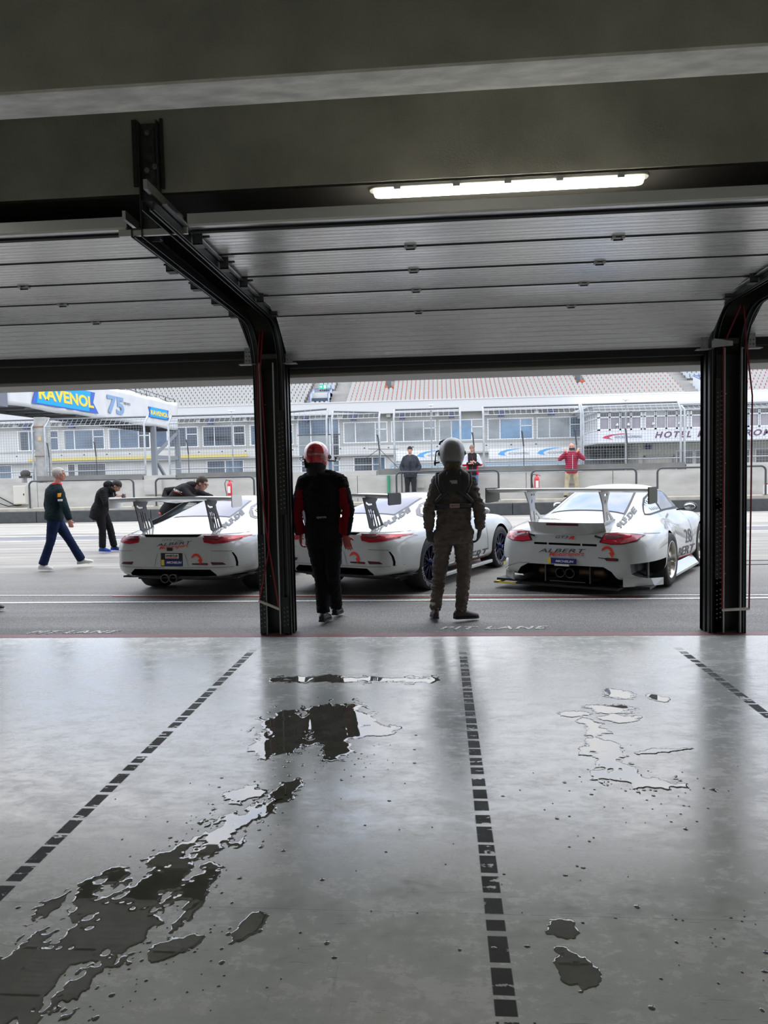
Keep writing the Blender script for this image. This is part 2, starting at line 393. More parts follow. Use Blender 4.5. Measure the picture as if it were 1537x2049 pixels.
# ------------------------------------------------------------------ sectional doors
def door_panel_mat():
    g = NT('white_sectional_door_skin', .38)
    yf = g.math('FRACT', g.math('MULTIPLY', g.y, 16.))
    groove = g.ramp(g.math('ABSOLUTE', g.math('SUBTRACT', yf, .5)), .40, .48)
    n = g.noise(3, 4, (.3, 9, 1))
    c = g.mix(groove, (.80, .79, .765), (.60, .60, .585)); c = g.mix(g.math('MULTIPLY', g.ramp(n, .4, .7), .2), c, (.66, .66, .64))
    g.col(c); g.b.inputs['Metallic'].default_value = .45; g.rough(g.ramp(n, .3, .7, .24, .34))
    h = g.math('SUBTRACT', 1., groove); g.bump(h, .35, .004)
    return g.m
M_door = door_panel_mat()
def sect_door(xa, xb, path, label, hx):
    """path: list of (y,z) joints of the panels, from the free lower edge inwards"""
    r = thing('sectional_door', label, 'garage door', ((xa+xb)/2, path[0][0], path[0][1]), 0, 'sectional garage doors')
    ox, oy, oz = r.location
    for i in range(len(path)-1):
        (y0, z0), (y1, z1) = path[i], path[i+1]
        L = math.hypot(y1-y0, z1-z0); a = math.atan2(z1-z0, -(y1-y0))
        b = MB(); b.bb(xa-ox, xb-ox, 0.006, L-.006, 0, .045)
        p = b.build('door_panel', M_door, r); p.location = (0, y0-oy, z0-oz); 
        p.rotation_euler = Matrix(((-1, 0, 0), (0, -math.cos(a), math.sin(a)), (0, math.sin(a), math.cos(a)))).to_euler()
        j = MB(); j.bb(xa-ox, xb-ox, -.009, .009, -.006, .03); q = j.build('panel_joint', M_rubber, r); q.location = (0, y0-oy, z0-oz)
        if i:
            for f in hx:
                h = MB(); x = xa-ox+(xb-xa)*f
                h.bb(x-.038, x+.038, -.008, .008, -.012, -.004, 0)
                for s in (-.03, .03): h.bb(x+s-.010, x+s+.010, -.022, .022, -.018, -.004, 0)
                h.tube([(x-.03, 0, -.022), (x+.03, 0, -.022)], .006, 8, 1)
                q = h.build('hinge', [mat('pale_hinge', (.60, .60, .58), .5), M_black], r); q.location = (0, y0-oy, z0-oz)
    y0, z0 = path[0]
    g = MB(); g.bb(xa-ox, xb-ox, -.03, .05, -.05, .03); g.build('bottom_seal', M_rubber, r)
    yl, zl = path[-1]
    g = MB(); g.bb(xa-ox, xb-ox, yl-oy-.06, yl-oy-.01, zl-oz-.02, zl-oz+.06); g.build('end_profile', M_alu, r)
    g = MB(); g.bb(xa-ox, xb-ox, yl-oy-.075, yl-oy-.06, zl-oz-.02, zl-oz-.006); g.build('end_lip_glint', mat('painted_lip_glint', (.85, .85, .84), .3), r)  # white colour stands for light caught on the aluminium edge
    g = MB(); g.bb(xa-ox, xb-ox, yl-oy-.01, yl-oy+.03, zl-oz-.03, zl-oz+.02); g.build('end_seal', M_rubber, r)
    return r
up = [(6.08, 3.07), (5.50, 3.075), (4.94, 3.08), (4.38, 3.08)]
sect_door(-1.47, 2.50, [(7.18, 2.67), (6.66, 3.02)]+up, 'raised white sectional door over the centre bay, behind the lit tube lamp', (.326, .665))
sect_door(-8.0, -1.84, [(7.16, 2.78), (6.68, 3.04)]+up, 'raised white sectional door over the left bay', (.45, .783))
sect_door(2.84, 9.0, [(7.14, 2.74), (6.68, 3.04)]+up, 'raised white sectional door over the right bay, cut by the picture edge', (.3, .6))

# ------------------------------------------------------------------ door posts, curved tracks, brackets
def arc(y0, zb, R, zt, n=10):
    """vertical run at y0 up to zt-R, quarter turn towards the room, then level"""
    return [(y0-R+R*math.cos(a), zt-R+R*math.sin(a)) for a in [PI/2*i/n for i in range(n+1)]]
def door_post(xa, xb, label, side_holes, strips):
    w = xb-xa; xc = (xa+xb)/2
    r = thing('door_post', label, 'post', (xc, 7.14, 0), 0, 'door posts between the bays')
    P = lambda x, y, z: (x-xc, y-7.14, z)
    b = MB(); b.bb(-w/2, w/2, .02, .11, 0, 2.62); b.bb(-w/2, -w/2+.012, -.03, .11, 0, 2.66); b.bb(w/2-.012, w/2, -.03, .11, 0, 2.66)
    b.build('post_casing', M_black, r, .003)
    for k, x in enumerate((xa+.045, xb-.045)):
        y_end = 4.28 if k == 0 else 3.86
        pts = [(x, 7.06, 0.0)]+[(x, y, z) for y, z in arc(7.06, 0, .42, 3.02)]+[(x, y_end, 3.03)]
        t = MB()
        for i in range(len(pts)-1): pass
        # channel section swept along the path
        for dx, wd, th, off in ((0, .062, .006, .024), (-.031, .006, .05, 0), (.031, .006, .05, 0), (.012 if k else -.012, .01, .012, -.022)):
            vs = []
            n = len(pts)
            for i, p in enumerate(pts):
                a = Vector(pts[max(i-1, 0)]); c = Vector(pts[min(i+1, n-1)]); tt = (c-a).normalized(); nn = Vector((0, tt.z, -tt.y))
                for sx, sn in ((-1, -1), (1, -1), (1, 1), (-1, 1)):
                    q = Vector(p)+Vector((dx+sx*wd/2, 0, 0))+nn*(off+sn*th/2); vs.append(P(*q))
            fs = [(i*4+j, i*4+(j+1) % 4, i*4+4+(j+1) % 4, i*4+4+j) for i in range(n-1) for j in range(4)]+[(3, 2, 1, 0), tuple(4*(n-1)+j for j in range(4))]
            t.add(vs, fs, 1 if th == .012 else 0)
        t.build('curved_track', [mat('track_steel', (.055, .058, .06), .4, .8), mat('track_lip', (.09, .095, .10), .4, .7)], r)
        # second level rail with bright lips above
        h = MB(); h.bar(P(x+(.03 if k else -.03), 6.5, 3.08), P(x+(.03 if k else -.03), y_end-.1, 3.10), .02, .05); h.bar(P(x+(.055 if k else -.055), 6.4, 3.045), P(x+(.055 if k else -.055), y_end+.1, 3.065), .03, .008)
        h.build('horizontal_rail', M_alu, r)
        # roller carriers
        for yy in (6.55, 6.05, 5.55, 5.05, 4.5):
            if k == 0 and yy < 4.6: continue
            c = MB(); sx = 1 if k else -1
            c.bb(x+sx*.04-xc, x+sx*.10-xc, yy-.05-7.14, yy-.045-7.14, 3.0, 3.12); c.bb(x+sx*.04-xc, x+sx*.10-xc, yy-.05-7.14, yy+.03-7.14, 3.0, 3.006)
            c.tube([P(x, yy, 3.06), P(x+sx*.13, yy, 3.06)], .008, 8); c.tube([P(x-.012, yy, 3.045), P(x+.012, yy, 3.045)], .026, 14)
            c.build('roller_bracket', M_galvd, r)
        # lower corner bracket with holes
        sx = 1 if k else -1; c = MB()
        vf = shape2d([(0, 0), (.07, 0), (.065, .15), (.012, .155)], [[(hx+.007*math.cos(q*PI/3), hz+.007*math.sin(q*PI/3)) for q in range(6)] for hx in (.02, .05) for hz in (.03, .07, .11)])
        y = 7.06 if k else 7.04
        o = solid2d(vf, lambda a, bb_: P(x+sx*(.045+a), y, 2.66+bb_), (0, .004, 0), 'corner_bracket', M_galv, r)
        c.bb(x+sx*.04-xc, x+sx*.16-xc, y-.05-7.14, y+.03-7.14, 2.645, 2.652) if sx > 0 else c.bb(x-.16-xc, x-.04-xc, y-.05-7.14, y+.03-7.14, 2.645, 2.652)
        c.tube([P(x, y, 2.655), P(x+sx*.15, y, 2.655)], .007, 8); c.build('bottom_roller_arm', M_galv, r)
        ex = strips[k]-xc
        l = MB(); l.bb(ex-.006, ex+.006, -.115, -.09, .01, 2.66)
        l.build('bright_edge_strip', mat('bare_metal_edge', (.40, .42, .42), .45, .3), r)
    # rows of punched holes
    for x, z0, z1 in side_holes:
        h = MB(); z = z0
        while z < z1:
            for dx, s in ((-.018, .011), (.014, .014)):
                h.bb(x+dx-s/2-xc, x+dx+s/2-xc, -.126, -.120, z+dx*.3, z+dx*.3+.011)
            z += .043
        p = h.build('punched_hole_row', mat('painted_hole_glint', (.13, .145, .15), .5), r)  # pale grey paints the glint of light at each hole
        p2 = MB(); p2.bb(x-.034-xc, x+.030-xc, -.120, -.112, z0-.06 if z0 > .5 else .02, z1+.1); p2.build('punched_strip', M_black, r)
    for z in (.55, 1.0, 1.6, 2.25):
        s = MB(); s.tube([(0.02, .022, z), (0.02, .012, z)], .006, 8, 0, False); s.tube([(-.07, .022, z+.02), (-.07, .012, z+.02)], .005, 8, 0, False); s.build('screw', M_galv, r)
    return r
pl = door_post(-1.81, -1.48, 'black door post between the left and centre bays, beside the driver in the red helmet', [(-1.535, 1.25, 2.10), (-1.535, .1, .28), (-1.765, .08, .9)], (-1.735, -1.60))
pr = door_post(2.48, 2.84, 'black door post right of the number 28 race car', [(2.575, .15, .42), (2.575, .48, 1.18), (2.575, 1.22, 2.28)], (2.622, 2.775))
# folded bright bracket on the right post
c = MB(); c.add([(-.16, -.12, 2.66), (-.16, -.12, 2.75), (-.08, -.19, 2.66), (-.08, -.19, 2.72), (0.02, -.15, 2.67), (0.02, -.15, 2.71)], [(0, 1, 3, 2), (2, 3, 5, 4)])
o = c.build('folded_bracket', M_alu, pr); sd = o.modifiers.new('s', 'SOLIDIFY'); sd.thickness = .004

# hanger profile on the beam
r = thing('ceiling_hanger', 'slotted steel hanger profile bolted to the concrete beam above the left door tracks', 'bracket', (-1.72, 4.38, 3.0))
b = MB(); b.bb(-.06, -.054, 0, .05, .02, .72); b.bb(.054, .06, 0, .05, .02, .72); b.bb(-.06, .06, .044, .05, .02, .72); b.bb(-.03, .03, .038, .045, .05, .68)
b.build('channel', M_galvd, r)
b = MB(); b.bb(-.105, -.075, .03, .048, .35, .74); b.bb(.068, .085, .03, .048, .33, .74); b.build('backing_strip', mat('dark_olive_steel', (.04, .04, .034), .6), r)
for x, z in ((-.01, .66), (-.02, .44), (.03, .46)):
    b = MB(); b.tube([(x, .040, z), (x, .028, z)], .016, 12, 0, False); b.tube([(x, .03, z), (x, .015, z)], .008, 6, 0, False); b.build('bolt', M_galv, r)
b = MB(); b.bb(-.16, .26, -.09, -.07, .015, .055); b.build('cross_bar', M_alu, r, .003)

# pull ropes with wooden handles
def rope(name_lbl, pts1, pts2, hz, base):
    r = thing('pull_rope', name_lbl, 'rope', base, 0, 'door pull ropes')
    B = Vector(base)
    for p in (pts1, pts2):
        b = MB(); b.tube([Vector(q)-B for q in p], .0075, 8); b.build('rope', M_red, r)
    b = MB(); b.tube([Vector(hz[0])-B, Vector(hz[1])-B], .013, 10); b.build('handle', mat('pale_handle', (.55, .52, .46), .5), r)
rope('red pull rope hanging crossed in front of the left door post', [(-1.70, 6.95, 2.95), (-1.745, 7.0, 2.6), (-1.76, 7.02, 1.6), (-1.69, 7.02, .85), (-1.79, 7.0, .36)], [(-1.67, 6.95, 2.95), (-1.715, 7.0, 2.6), (-1.675, 7.02, 1.4), (-1.69, 7.015, .9), (-1.60, 6.98, .28)], ((-1.80, 7.0, .35), (-1.595, 6.98, .27)), (-1.7, 7, .3))
rope('red pull rope hanging straight down the right door post', [(2.69, 6.85, 3.0), (2.60, 7.0, 2.68), (2.605, 7.0, 1.6), (2.60, 7.0, .25)], [(2.72, 6.85, 3.0), (2.76, 6.9, 2.7), (2.80, 6.86, 2.2), (2.79, 6.85, 1.2), (2.78, 6.85, .27)], ((2.60, 7.0, .23), (2.785, 6.85, .27)), (2.7, 7, .3))

# ------------------------------------------------------------------ tube lamp under the beam
r = thing('batten_lamp', 'long lit waterproof tube lamp mounted under the concrete beam', 'lamp', (.42, 4.50, 3.31), 0)
def rrect(hw, hd, rad, n=6):
    out = []
    for cx, cy, a0 in ((hw-rad, hd-rad, 0), (-hw+rad, hd-rad, PI/2), (-hw+rad, -hd+rad, PI), (hw-rad, -hd+rad, 1.5*PI)):
        out += [(cx+rad*math.cos(a0+PI/2*i/n), cy+rad*math.sin(a0+PI/2*i/n)) for i in range(n+1)]
    return out
b = MB(); b.prism(rrect(.82, .055, .05), lambda x, y: (x, y, -.005), lambda x, y: (x, y, -.03)); b.build('housing', mat('grey_lamp_housing', (.35, .35, .33), .5), r, .004)
b = MB(); b.prism(rrect(.80, .046, .042), lambda x, y: (x, y, -.03), lambda x, y: (x*.985, y*.72, -.066))
b.build('diffuser', mat('lit_prismatic_diffuser', (.9, .9, .85), .4, emit=(1., .97, .80), estr=2.6), r, .006)
for x in (-.65, -.3, 0, .3, .65):
    b = MB(); b.bb(x-.02, x+.02, -.062, .062, -.045, -.012); b.build('clip', M_galv, r)
ld = bpy.data.lights.new('tube', 'AREA'); ld.shape = 'RECTANGLE'; ld.size = 1.5; ld.size_y = .06; ld.energy = 14; ld.color = (1, .96, .85)
lo = bpy.data.objects.new('tube_light', ld); COL.objects.link(lo); lo.parent = r; lo.location = (0, 0, -.1)

LAMP = r
for k, (lx, ly) in enumerate(((-5.5, 1.2), (.42, -.6), (5.5, 1.2), (-5.5, -4.2), (.42, -4.2), (5.5, -4.2), (-5.2, 4.6), (6.0, 4.6))):  # unseen copies of the lamp, added to brighten the interior
    c = copy_tree(LAMP); c.location = (lx, ly, 3.9 if ly < 4 else 3.31); c['label'] = 'tube lamp added to brighten the garage interior, outside the picture'; c['group'] = 'added fill lamps of the garage'

# ------------------------------------------------------------------ puddles on the floor
def field_mesh(blobs, x0, x1, y0, y1, cell, amp, fs, seed, anis=(1, 1), thr=0.):
    """water film: outline where a noisy sum of blobs crosses zero; returns verts, faces with meniscus height"""
    nx, ny = int((x1-x0)/cell), int((y1-y0)/cell); F = {}
    def fld(i, j):
        if (i, j) not in F:
            x, y = x0+i*cell, y0+j*cell; v = -1.
            for cx, cy, rx, ry, an in blobs:
                c, s = math.cos(an), math.sin(an); dx, dy = x-cx, y-cy; u, w = (dx*c+dy*s)/rx, (-dx*s+dy*c)/ry
                v = max(v, 1-math.sqrt(u*u+w*w))
            n = noise.noise(Vector((x*fs*anis[0], y*fs*anis[1], seed)))+.55*noise.noise(Vector((x*fs*2.7*anis[0], y*fs*2.7*anis[1], seed+5)))+.3*noise.noise(Vector((x*fs*6.5, y*fs*6.5, seed+9)))
            F[i, j] = v+n*amp-thr
        return F[i, j]
    V = {}; vs = []; fs_ = []
    def vert(key, x, y, f):
        if key not in V: V[key] = len(vs); vs.append((x, y, .0004+.0022*min(1, max(0, f)/.16)**.5))
        return V[key]
    def edge(i, j, k, l):
        a, b = fld(i, j), fld(k, l); t = a/(a-b); key = ((i, j), (k, l)) if (i, j) < (k, l) else ((k, l), (i, j))
        return vert(('e', key), x0+(i+(k-i)*t)*cell, y0+(j+(l-j)*t)*cell, 0)
    for i in range(nx):
        for j in range(ny):
            cs = [(i, j), (i+1, j), (i+1, j+1), (i, j+1)]; fv = [fld(*c) for c in cs]
            if max(fv) <= 0: continue
            poly = []
            for k in range(4):
                a, b = cs[k], cs[(k+1) % 4]
                if fv[k] > 0: poly.append(vert(a, x0+a[0]*cell, y0+a[1]*cell, fv[k]))
                if (fv[k] > 0) != (fv[(k+1) % 4] > 0): poly.append(edge(*a, *b))
            if len(poly) > 2: fs_.append(tuple(dict.fromkeys(poly)))
    return vs, [f for f in fs_ if len(f) > 2]
M_wet = mat('standing_water_on_concrete', (.12, .12, .10), .015, ior=2.15, noise_amt=.2, nscale=8)
def puddle(label, blobs, box, cell, amp, fs, seed, anis=(1, 1), grp=None, kind=None, thr=0.):
    vs, fcs = field_mesh(blobs, *box, cell, amp, fs, seed, anis, thr)
    b = MB(); b.add(vs, fcs, 0, True); o = b.build('puddle', M_wet)
    tag(o, label, 'puddle', grp, kind); return o
puddle('large dark puddle between the two drivers\' reflections', [(-.72, 4.55, .30, .42, .1), (-.95, 4.45, .22, .35, .3), (-.45, 4.42, .16, .10, 0), (-.66, 4.15, .1, .22, .2), (-.98, 4.2, .16, .22, 0)], (-1.35, -.2, 3.85, 5.1), .010, .55, 9, 3, (1, .8), 'puddles on the garage floor')
puddle('long ragged water smear running to the lower left corner of the floor', [(-1.14, 2.70, .12, .46, -.12), (-1.22, 2.40, .18, .30, -.4), (-1.34, 2.15, .20, .30, -.3), (-1.0, 3.05, .08, .25, -.3), (-.90, 3.3, .07, .22, -.4), (-1.38, 2.65, .07, .22, -.5), (-.98, 2.72, .07, .2, 0), (-1.52, 1.95, .2, .25, -.4)], (-1.8, -.7, 1.6, 3.75), .008, 1.0, 11, 11, (1.3, .8), 'puddles on the garage floor', None, .05)
puddle('thin wet streak just inside the threshold between the drivers', [(-1.0, 5.52, .35, .10, 0), (-.5, 5.5, .35, .06, 0), (-.20, 5.5, .14, .10, 0), (-.75, 5.5, .3, .08, 0)], (-1.4, .1, 5.3, 5.7), .012, .8, 8, 21, (1, 1.5), 'puddles on the garage floor')
puddle('bright ragged splash in the right half of the floor', [(.90, 3.85, .11, .16, .3), (1.0, 3.70, .20, .07, -.2), (.88, 4.15, .10, .20, 0), (1.15, 4.1, .18, .03, .3), (.92, 4.5, .06, .16, 0)], (.6, 1.45, 3.5, 4.75), .009, 1.1, 11, 33, (1, 1), 'puddles on the garage floor')
for lb, bl, sd in (('oval puddle with a curled rim, uppermost of the small ones on the right', (1.22, 5.15, .11, .14, 0), 1), ('tear shaped puddle right of the uppermost oval puddle', (1.46, 5.08, .07, .10, .5), 2),
        ('flat blotchy puddle below the uppermost oval puddle', (1.08, 4.84, .17, .09, 0), 3), ('small oval puddle left of the blotchy one', (.84, 4.74, .10, .06, 0), 4), ('narrow puddle under the blotchy one', (1.10, 4.66, .13, .07, 0), 5),
        ('rounded puddle lowest on the right half of the floor', (.395, 2.29, .065, .11, .2), 6), ('jagged puddle just above the lowest rounded one', (.40, 2.49, .055, .055, 0), 7), ('small puddle far down left of the middle tape row', (-.70, 2.47, .05, .09, -.3), 8),
        ('square-cornered puddle below the large dark puddle', (-.80, 3.56, .07, .15, -.2), 9), ('curved puddle low on the left half of the floor', (-.93, 2.33, .09, .06, .5), 10), ('bright puddle left of the square-cornered one', (-1.0, 3.5, .10, .10, 0), 12)):
    cx, cy, rx, ry, an = bl; puddle(lb, [bl], (cx-rx*1.6, cx+rx*1.6, cy-ry*1.6, cy+ry*1.6), .006, .45, 14, sd*7.3, (1, 1), 'puddles on the garage floor')
# scattered drops
rd = random.Random(5); b = MB()
regs = [(-1.0, 3.1, .35, .6, 90), (-.9, 2.3, .5, .35, 70), (-.7, 4.0, .35, .3, 60), (.95, 3.6, .5, .5, 60), (1.05, 2.45, .3, .25, 40), (.45, 2.7, .6, .7, 26), (-1.25, 2.2, .35, .3, 50), (-.3, 3.4, .6, 1.0, 20)]
for cx, cy, sx, sy, n in regs:
    for i in range(n):
        x, y, s = rd.gauss(cx, sx*.5), rd.gauss(cy, sy*.5), rd.choice((.003, .004, .005, .007, .011))
        k = 8; ry = s*rd.uniform(.7, 1.6); vs = [(x+s*math.cos(2*PI*q/k), y+ry*math.sin(2*PI*q/k), .0004) for q in range(k)]+[(x+s*.6*math.cos(2*PI*q/k), y+ry*.6*math.sin(2*PI*q/k), .0022) for q in range(k)]+[(x, y, .0026)]
        b.add(vs, [(q, (q+1) % k, k+(q+1) % k, k+q) for q in range(k)]+[(k+q, k+(q+1) % k, 2*k) for q in range(k)], 0, True)
tag(b.build('water_drops', M_wet), 'fine scatter of water drops over the garage floor', 'water drops', kind='stuff')

# ------------------------------------------------------------------ pit wall, barrier, walkway
M_wall = mat('weathered_concrete_wall', (.50, .49, .455), .8, noise_amt=.14, nscale=1.4, bump=.1, bscale=30, stretch=(1, 1, 2.4))
M_bar = mat('dark_grey_barrier', (.060, .066, .070), .6, noise_amt=.2, nscale=6)
m = MB()
for i in range(26): m.bb(-27+i*2.1+.01, -27+(i+1)*2.1-.01, 25.0, 25.3, .0, .40)
struct('barrier', m, M_bar, .01)
m = MB(); m.bb(-30, 30, 25.3, 27.4, 0, .50); struct('walkway', m, mat('pale_walkway_concrete', (.52, .48, .40), .8, noise_amt=.2, nscale=3))
m = MB()
for i in range(20): m.bb(-30+i*3+.008, -30+(i+1)*3-.008, 26.2, 26.6, .5, 1.42)
for a, b in ((-30, -15.6), (-10.9, -9.7), (-5.6, -2.3), (8.5, 30)): m.bb(a, b, 26.2, 26.6, 1.42, 1.60)
for a, b, c, d in ((-10.85, -10.2, .9, 1.45), (-.85, -.6, .95, 1.25), (4.4, 4.75, 1.0, 1.3), (-3.55, -3.4, .5, 1.42)): m.bb(a, b, 26.08, 26.2, c, d)
struct('wall_pit', m, M_wall, .006)
m = MB()
for a, b in ((-15.0, -10.95), (-9.65, -5.7), (-2.25, 8.45)): m.bb(a, b, 26.18, 26.5, 1.44, 1.66)
struct('trim_5', m, mat('grey_steel_beam', (.20, .20, .185), .6, noise_amt=.15, nscale=2))

M_rail = mat('dark_grey_handrail', (.075, .08, .085), .4, .3)
def railing(x0, x1, label, posts=(), ztop=1.48):
    r = thing('handrail', label, 'railing', ((x0+x1)/2, 25.5, .5), 0, 'handrails along the pit wall'); ox = (x0+x1)/2; zt = ztop-.5; R = .16
    pts = [(x0-ox, 0, 0)]+[(x0-ox+R-R*math.cos(a), 0, zt-R+R*math.sin(a)) for a in [PI/2*i/6 for i in range(7)]]+[(x1-ox-R+R*math.sin(a), 0, zt-R+R*math.cos(a)) for a in [PI/2*i/6 for i in range(7)]]+[(x1-ox, 0, 0)]
    b = MB(); b.tube(pts, .034, 10); b.build('rail', M_rail, r)
    for p in posts: b = MB(); b.tube([(p-ox, 0, 0), (p-ox, 0, zt)], .024, 8); b.build('post', M_rail, r)
    for p in (x0, x1): b = MB(); b.bb(p-ox-.07, p-ox+.07, -.07, .07, 0, .015); b.build('foot_plate', M_rail, r)
railing(-14.9, -11.0, 'dark handrail behind the walking man and the photographer')
railing(-10.18, -6.6, 'dark handrail behind the man leaning over the car')
railing(-1.55, 1.98, 'dark handrail in front of the man in the knitted cap', (-1.36,), 1.53)
railing(3.10, 6.62, 'dark handrail in front of the man in the dark red jacket')
railing(7.32, 10.86, 'dark handrail partly hidden by the right door post')

M_ext = mat('red_extinguisher', (.62, .02, .03), .3, coat=.5)
def extinguisher(x, z, label):
    r = thing('fire_extinguisher', label, 'fire extinguisher', (x, 25.42, z), 0, 'fire extinguishers on the pit wall')
    b = MB(); b.lathe([(0, 0), (.0, .075), (.02, .085), (.40, .085), (.46, .06), (.49, .03), (.50, 0)], axis='z', n=20); b.build('cylinder', M_ext, r)
    b = MB(); b.bb(-.05, .045, -.092, -.06, .10, .34); b.build('white_instruction_label', M_white, r)
    b = MB(); b.tube([(0, 0, .49), (0, 0, .55)], .03, 8); b.bar((0, 0, .55), (.13, 0, .50), .025, .02); b.build('valve', M_ext, r)
    b = MB(); b.tube([(0, 0, .53), (-.12, 0, .56), (-.17, 0, .44), (-.15, 0, .22), (-.12, 0, .08), (-.12, 0, -.05)], .012, 8); b.build('hose', M_rubber, r)
    b = MB(); b.bb(-.1, .1, -.05, .1, -.04, 0); b.build('bracket', M_black, r)
extinguisher(-7.46, .82, 'red fire extinguisher on the pit wall above the leftmost car\'s roof')
extinguisher(3.27, .80, 'red fire extinguisher hung on the handrail left of the man in the dark red jacket')

r = thing('electrical_cabinet', 'beige electrical cabinet on the pit wall left of the walking man', 'cabinet', (-15.6, 26.13, .63))
b = MB(); b.bb(-.26, .26, -.08, .06, 0, .70); b.build('housing', mat('beige_cabinet', (.58, .56, .50), .5), r, .01)
b = MB(); b.bb(-.23, .23, -.10, -.08, .03, .67); b.build('cabinet_door', mat('beige_cabinet'  , (.58, .56, .50), .5), r, .006)
b = MB(); b.bb(.15, .18, -.115, -.10, .33, .40); b.build('latch', M_black, r)
b = MB(); b.tube([(-16.9, 26.1, .95), (-16.4, 26.1, .9), (-16.0, 26.12, .68), (-15.8, 26.12, .58), (-15.6, 26.13, .62)], .02, 8)
b.tube([(-16.9, 26.1, .9), (-16.5, 26.1, .7), (-16.1, 26.12, .56), (-15.7, 26.12, .60)], .018, 8)
tag(b.build('power_cable', M_rubber), 'black cables looping along the pit wall into the beige cabinet', 'cable')
b = MB(); b.ball((-15.55, 26.4, 1.76), (.20, .12, .15), 12); b.bb(-15.75, -15.35, 26.3, 26.5, 1.605, 1.68)
tag(b.build('cable_reel', mat('dark_equipment', (.06, .055, .05), .7, noise_amt=.4, nscale=12)), 'small dark equipment box on top of the pit wall beside the tall square pole', 'equipment')
b = MB(); b.tube([(-1.87, 26.12, .5), (-1.87, 26.12, 1.42)], .055, 12); tag(b.build('drain_pipe', mat('green_pipe', (.05, .30, .17), .4)), 'green vertical pipe on the pit wall left of the man in the knitted cap', 'pipe')
r = thing('canister', 'white plastic canister on the walkway at the right picture edge', 'canister', (11.1, 25.8, .5))
b = MB(); b.bb(-.16, .16, -.1, .1, 0, .34); b.build('tank', M_white, r, .03); b = MB(); b.tube([(-.08, 0, .34), (-.08, 0, .39)], .03, 10); b.build('cap', M_red, r)
r = thing('lighting_pole', 'tall square concrete pole standing behind the pit wall at the left', 'pole', (-15.05, 26.78, .5))
b = MB(); b.bb(-.22, .22, -.15, .25, 0, 3.38); b.build('shaft', mat('pole_concrete', (.42, .42, .40), .7, noise_amt=.25, nscale=4), r, .01)
b = MB(); b.bb(-.09, .05, -.16, -.14, .55, 1.0); b.build('hatch', M_black, r)
b = MB(); b.bb(-.23, .23, -.17, -.14, 1.90, 1.93); b.bb(-.23, .23, -.17, -.14, 3.0, 3.05); b.build('strap', mat('rusty_strap', (.30, .16, .11), .7), r)
b = MB(); b.bb(-.07, .06, -.165, -.15, 2.50, 2.64); b.build('number_plate', mat('ochre_plate', (.62, .48, .25), .5), r)

# ------------------------------------------------------------------ debris fence
M_fp = mat('fence_galvanised', (.40, .42, .43), .45, .5, noise_amt=.15, nscale=6)
M_wire = mat('fence_wire', (.30, .33, .36), .5, .4)
def fence(x0, x1, label, top=3.80, skew=0.):
    r = thing('debris_fence', label, 'fence', ((x0+x1)/2, 26.55, 1.5), 0, 'debris fence panels on the pit wall'); ox = (x0+x1)/2
    zk = 3.50; oy = .34
    def P(x, t):  # t: 0 base, 1 kink, 2 tip
        return (x-ox, 0 if t < 2 else oy, (0, zk-1.5, top-1.5+(skew if x > ox else 0))[t])
    for x in (x0, x1): b = MB(); b.tube([P(x, 0), P(x, 1), P(x, 2)], .04, 10); b.build('post', M_fp, r)
    b = MB(); b.tube([P(x0, 2), P(x1, 2)], .036, 10); b.build('top_rail', mat('fence_top_rail', (.16, .17, .18), .45, .4), r)
    b = MB(); b.tube([P(x0, 1), P(x1, 1)], .022, 8); b.build('kink_rail', M_fp, r); b = MB(); b.tube([(x0-ox, 0, .32), (x1-ox, 0, .32)], .018, 8); b.build('lower_rail', M_fp, r)
    w = MB(); n = int((x1-x0)/.1); t = .007
    for i in range(1, n):
        x = x0+(x1-x0)*i/n; w.bar(P(x, 0), P(x, 1), t, t); 
    for j in range(1, 21): z = .1*j; w.bar((x0-ox, 0, z), (x1-ox, 0, z), t, t, 0, (0, 1, 0))
    n2 = int((x1-x0)/.19)
    for i in range(1, n2):
        x = x0+(x1-x0)*i/n2; w.bar(P(x, 1), P(x, 2), .012, .012)
    for j in (1, 2):
        f = j/3; w.bar((x0-ox, oy*f, zk-1.5+(top-zk)*f), (x1-ox, oy*f, zk-1.5+(top-zk)*f), .012, .012)
    w.build('wire_mesh', M_wire, r)
    return r
for a, b_, l, k in ((-19.0, -15.3, 'debris fence panel at the left picture edge, left of the square pole', 0), (-14.80, -10.96, 'debris fence panel right of the square pole, behind the walking man', 0),
        (-10.03, -6.4, 'debris fence panel behind the man leaning over the car', 0), (-6.2, -4.12, 'debris fence panel behind the left door post and red helmet', .1), (-3.92, -2.20, 'narrow debris fence panel right of the red helmet', -.08),
        (-1.66, .72, 'debris fence panel behind the man in the knitted cap', 0), (1.55, 4.98, 'debris fence panel behind the man in the black and white vest', 0), (5.05, 8.42, 'debris fence panel right of the man in the dark red jacket', 0)): fence(a, b_, l, 3.80, k)
r = fence(8.55, 12.4, 'lower debris fence panel behind the right door post', 3.66)
